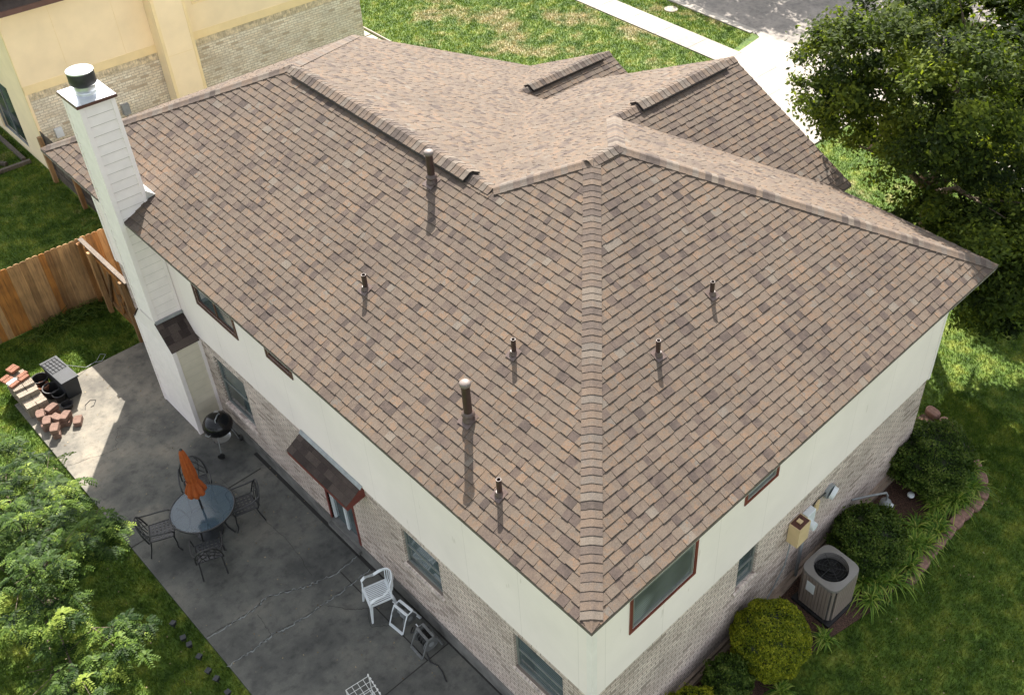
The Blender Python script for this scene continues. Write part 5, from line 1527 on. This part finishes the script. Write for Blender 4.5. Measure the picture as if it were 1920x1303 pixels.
# hose reels
def reel(loc, rz, frame, hose, label, full):
    t = thing('hose_reel', label, 'hose reel', loc, rz, 'hose reels on the patio by the wall')
    hw = .17
    for s in (-1, 1):
        b = MB(); b.tube([(-.22, s * hw, .015), (-.12, s * hw, .28), (-.06, s * hw, .40), (.06, s * hw, .40), (.12, s * hw, .28), (.2, s * hw, .015)], .012, 8); b.build('side_frame', frame, t, smooth=True)
    for p in ((-.22, .02), (.2, .02), (-.06, .405), (.06, .405)):
        b = MB(); b.box(p[0] - .022, p[0] + .022, -hw, hw, p[1] - .014, p[1] + .014); b.build('crossbar', frame, t, bevel=.005)
    b = MB(); b.tube([(0, -hw + .01, .22), (0, hw - .01, .22)], .05, 14); dm = b.build('drum', 'greyp', t, smooth=True)
    for s in (-1, 1):
        b = MB(); b.tube([(0, s * (hw - .035), .22), (0, s * (hw - .02), .22)], .155, 28); b.build('flange', 'reelgrey', dm, smooth=True)
    if full:
        b = MB()
        n = 170
        b.tube([((.07 + .05 * (i / n)) * math.cos(i * .6), -.115 + .23 * abs(((i / n * 5) % 2) - 1), .22 + (.07 + .05 * (i / n)) * math.sin(i * .6)) for i in range(n)], .012, 6); b.build('coiled_hose', 'blackp', dm, smooth=True)
    else:
        b = MB()
        for k in range(4): b.tube([(.065 * math.cos(a * .35), -.06 + k * .03, .22 + .065 * math.sin(a * .35)) for a in range(19)], .01, 6)
        b.build('coiled_hose', 'greyp', dm)
    b = MB(); b.tube([(0, hw + .02, .22), (0, hw + .05, .22), (.0, hw + .05, .32), (.0, hw + .12, .32)], .01, 6); b.build('crank', 'whitep', t)
    return t
reel((.20, 4.90, 0), R(5), 'whitep', 'blackp', 'white framed hose reel, nearly empty, next to the plastic chair', False)
reel((.17, 4.24, 0), R(-3), 'reelgrey', 'blackp', 'grey hose reel full of black hose at the edge of the slab', True)
b = MB(); b.tube([(.05, 4.1, .05), (-.0, 3.95, .015), (.05, 3.8, .015), (.03, 3.65, .015), (-.02, 3.52, .015), (-.03, 3.46, .015)], .012, 8)
tag(b.build('garden_hose', 'blackp', smooth=True), 'short end of black hose lying on the patio below the full reel', 'hose')
b = MB(); b.tube([(.20, 4.7, .02), (.1, 4.62, .05), (.18, 4.5, .12), (.25, 4.44, .2)], .009, 6)
tag(b.build('garden_hose', 'blackp', smooth=True), 'black hose bridging the two hose reels', 'hose')

# white wire plant stand at the bottom edge
ws = thing('wire_plant_stand', 'white scrolled wire plant stand on the patio, cut by the bottom edge', 'plant stand', (-1.28, 3.85, 0), R(-8))
b = MB(); hx, hy, hz = .20, .32, .62
for x in (-hx, hx):
    for y in (-hy, hy): b.tube([(x, y, 0), (x, y, hz)], .008, 6)
for z in (.2, hz):
    b.tube([(-hx, -hy, z), (hx, -hy, z), (hx, hy, z), (-hx, hy, z), (-hx, -hy, z)], .008, 6)
b.build('frame', 'whitem', ws)
b = MB()
for k in range(1, 4): b.tube([(-hx + k * .1, -hy, hz), (-hx + k * .1, hy, hz)], .004, 5)
for k in range(1, 6): b.tube([(-hx, -hy + k * .107, hz), (hx, -hy + k * .107, hz)], .004, 5)
for y in (-.16, 0, .16):
    b.tube([(-hx, y - .08, .25), (-hx, y + .08, .58)], .004, 5); b.tube([(-hx, y + .08, .25), (-hx, y - .08, .58)], .004, 5)
    b.tube([(-hx, y + .05 * math.cos(a * .5) * (1 - a * .05), .42 + .05 * math.sin(a * .5) * (1 - a * .05)) for a in range(18)], .004, 5)
b.build('scrollwork', 'whitem', ws)
b = MB()
for k in range(9):
    y = -hy + k * .08; b.lathe([(.004, 0), (.017, .015), (.004, .03), (.012, .042), (.001, .055)], (hx, y, hz + .01), 8)
b.build('finials', 'whitem', ws)

# solar lights along the patio edge
sp_ = None
slab = ['first solar light from the table end of the lawn row', 'second solar light from the table end', 'third solar light from the table end', 'fourth solar light from the table end', 'fifth solar light from the table end', 'sixth solar light from the table end', 'solar light nearest the bottom edge of the photo']
for i, y in enumerate((7.72, 7.34, 7.14, 6.82, 6.47, 6.23, 5.88)):
    if sp_ is None:
        sp_ = thing('solar_light', slab[0], 'garden light', (0, 0, 0), 0, 'small black solar lights along the patio edge')
        b = MB(); b.box(-.045, .045, -.045, .045, .10, .125); b.build('solar_panel', 'greyblue', sp_)
        b = MB(); b.box(-.035, .035, -.035, .035, .045, .099); b.build('lamp_head', 'blackp', sp_)
        b = MB(); b.tube([(0, 0, -.06), (0, 0, .046)], .008, 6); b.build('stake', 'blackp', sp_)
        t = sp_
    else: t = copy_tree(sp_)
    t.location = (-2.70 + random.uniform(-.03, .03), y, -.01); t.rotation_euler = (random.uniform(-.12, .12), random.uniform(-.12, .12), random.uniform(-.5, .5)); t['label'] = slab[i]

# water meter lid by the kerb
b = MB(); b.lathe([(.26, -.05), (.26, .0), (.24, .008)], (0, 0, -.02), 20); o = b.build('meter_lid', 'walk'); o.location = (23.1, 18.95, 0); tag(o, 'round pale utility lid in the grass strip by the road', 'utility lid')
# dry vine pile at the fence foot
V = []; n = 900
P = np.stack([rng.normal(-.35, .42, n), rng.normal(17.1, .14, n), np.abs(rng.normal(0, .07, n)) - .02], 1)
d = unit(rng.normal(size=(n, 3)) * np.array([1, 1, .35])); sdv = unit(np.cross(d, rng.normal(size=(n, 3)))) * .007
Lh = rng.uniform(.06, .2, (n, 1))
V = np.stack([P - d * Lh - sdv, P + d * Lh - sdv, P + d * Lh + sdv, P - d * Lh + sdv], 1).reshape(-1, 3)
tag(np_mesh('vine_clippings', V, 4, rng.random(n), 'hedge'), 'heap of dark vine clippings at the foot of the board fence', 'clippings', kind='stuff')

# fallen leaves and crumbs on the concrete and the lawns
n = 520
lx = np.concatenate([rng.uniform(-2.35, .45, 220), rng.uniform(1.5, 12, 150), rng.uniform(-5, -2.5, 150)])
ly = np.concatenate([rng.uniform(3.5, 15, 220), rng.uniform(-4.5, -1.3, 150), rng.uniform(4, 16, 150)])
P = np.stack([lx, ly, np.concatenate([np.full(220, .008), np.full(300, .0)])], 1)
tag(np_mesh('fallen_leaves', leaf_quads(P, unit(np.array([0, 0, 1.0]) + rng.normal(size=(n, 3)) * .25), .017, .6), 4, rng.random(n), 'litter'), 'small dry leaves scattered over the patio and lawns', 'leaves', kind='stuff')

# ------------------------------------------------------------------ grass blades
def in_poly(x, y, poly):
    c = np.zeros(len(x), bool); n = len(poly)
    for i in range(n):
        x1, y1 = poly[i]; x2, y2 = poly[(i + 1) % n]
        k = ((y1 > y) != (y2 > y)) & (x < (x2 - x1) * (y - y1) / ((y2 - y1) + 1e-12) + x1)
        c ^= k
    return c
def grass(regions, name):
    Vs = []; Rs = []
    for (x0, x1, y0, y1, dens, hgt, wd) in regions:
        n = int((x1 - x0) * (y1 - y0) * dens)
        x = rng.uniform(x0, x1, n); y = rng.uniform(y0, y1, n)
        bad = (x > -2.44) & (x < .6) & (y > -1.05) & (y < 15.2)
        bad |= (x > .4) & (x < 10.3) & (y > .4) & (y < 15.6)
        bad |= (x > 7) & (x < 13.05) & (y > 3.4) & (y < 15.6)
        bad |= in_poly(x, y, bed) | in_poly(x, y, [(12.5, 9.4), (21.046, 9.2), (21.046, 15.0), (12.5, 15.0)])
        bad |= (x > 21.0) & (x < 22.2) | (x > 23.58) | ((x > 22.1) & (y > 9.5) & (y < 15.15 + (x - 22.1) * .2))
        bad |= (x > 2.0) & (x < 12.7) & (y > 23.4) | (x > 13.0) & (x < 13.9) & (y > 22.4)
        # thin the blades on the dry patches
        x, y = x[~bad], y[~bad]; n = len(x)
        a = rng.uniform(0, 6.283, n); lean = rng.uniform(.1, .9, n) * hgt; h = hgt * rng.uniform(.5, 1.3, n)
        ca, sa = np.cos(a), np.sin(a); b2 = rng.uniform(0, 6.283, n); w2 = wd * rng.uniform(.6, 1.3, n)
        z0 = np.full(n, -.052)
        A = np.stack([x - w2 * np.cos(b2), y - w2 * np.sin(b2), z0], 1); B = np.stack([x + w2 * np.cos(b2), y + w2 * np.sin(b2), z0], 1)
        C = np.stack([x + ca * lean, y + sa * lean, z0 + h], 1)
        Vs.append(np.stack([A, B, C], 1).reshape(-1, 3)); Rs.append(rng.random(n))
    return tag(np_mesh(name, np.concatenate(Vs), 3, np.concatenate(Rs), 'blade'), kind='stuff')
grass([(-6.5, -2.4, 3.5, 18, 2600, .055, .008), (-2.44, 1.2, 15.2, 17.4, 3200, .055, .008), (-3.5, 2.0, 17.5, 28, 1500, .06, .009),
       (1.0, 12.5, -5.0, .9, 2300, .055, .008), (10.3, 21.05, -2.5, 10, 900, .06, .011), (12.9, 21.05, 10, 30, 900, .065, .013), (22.1, 23.62, 15, 30, 1100, .065, .013)], 'grass')
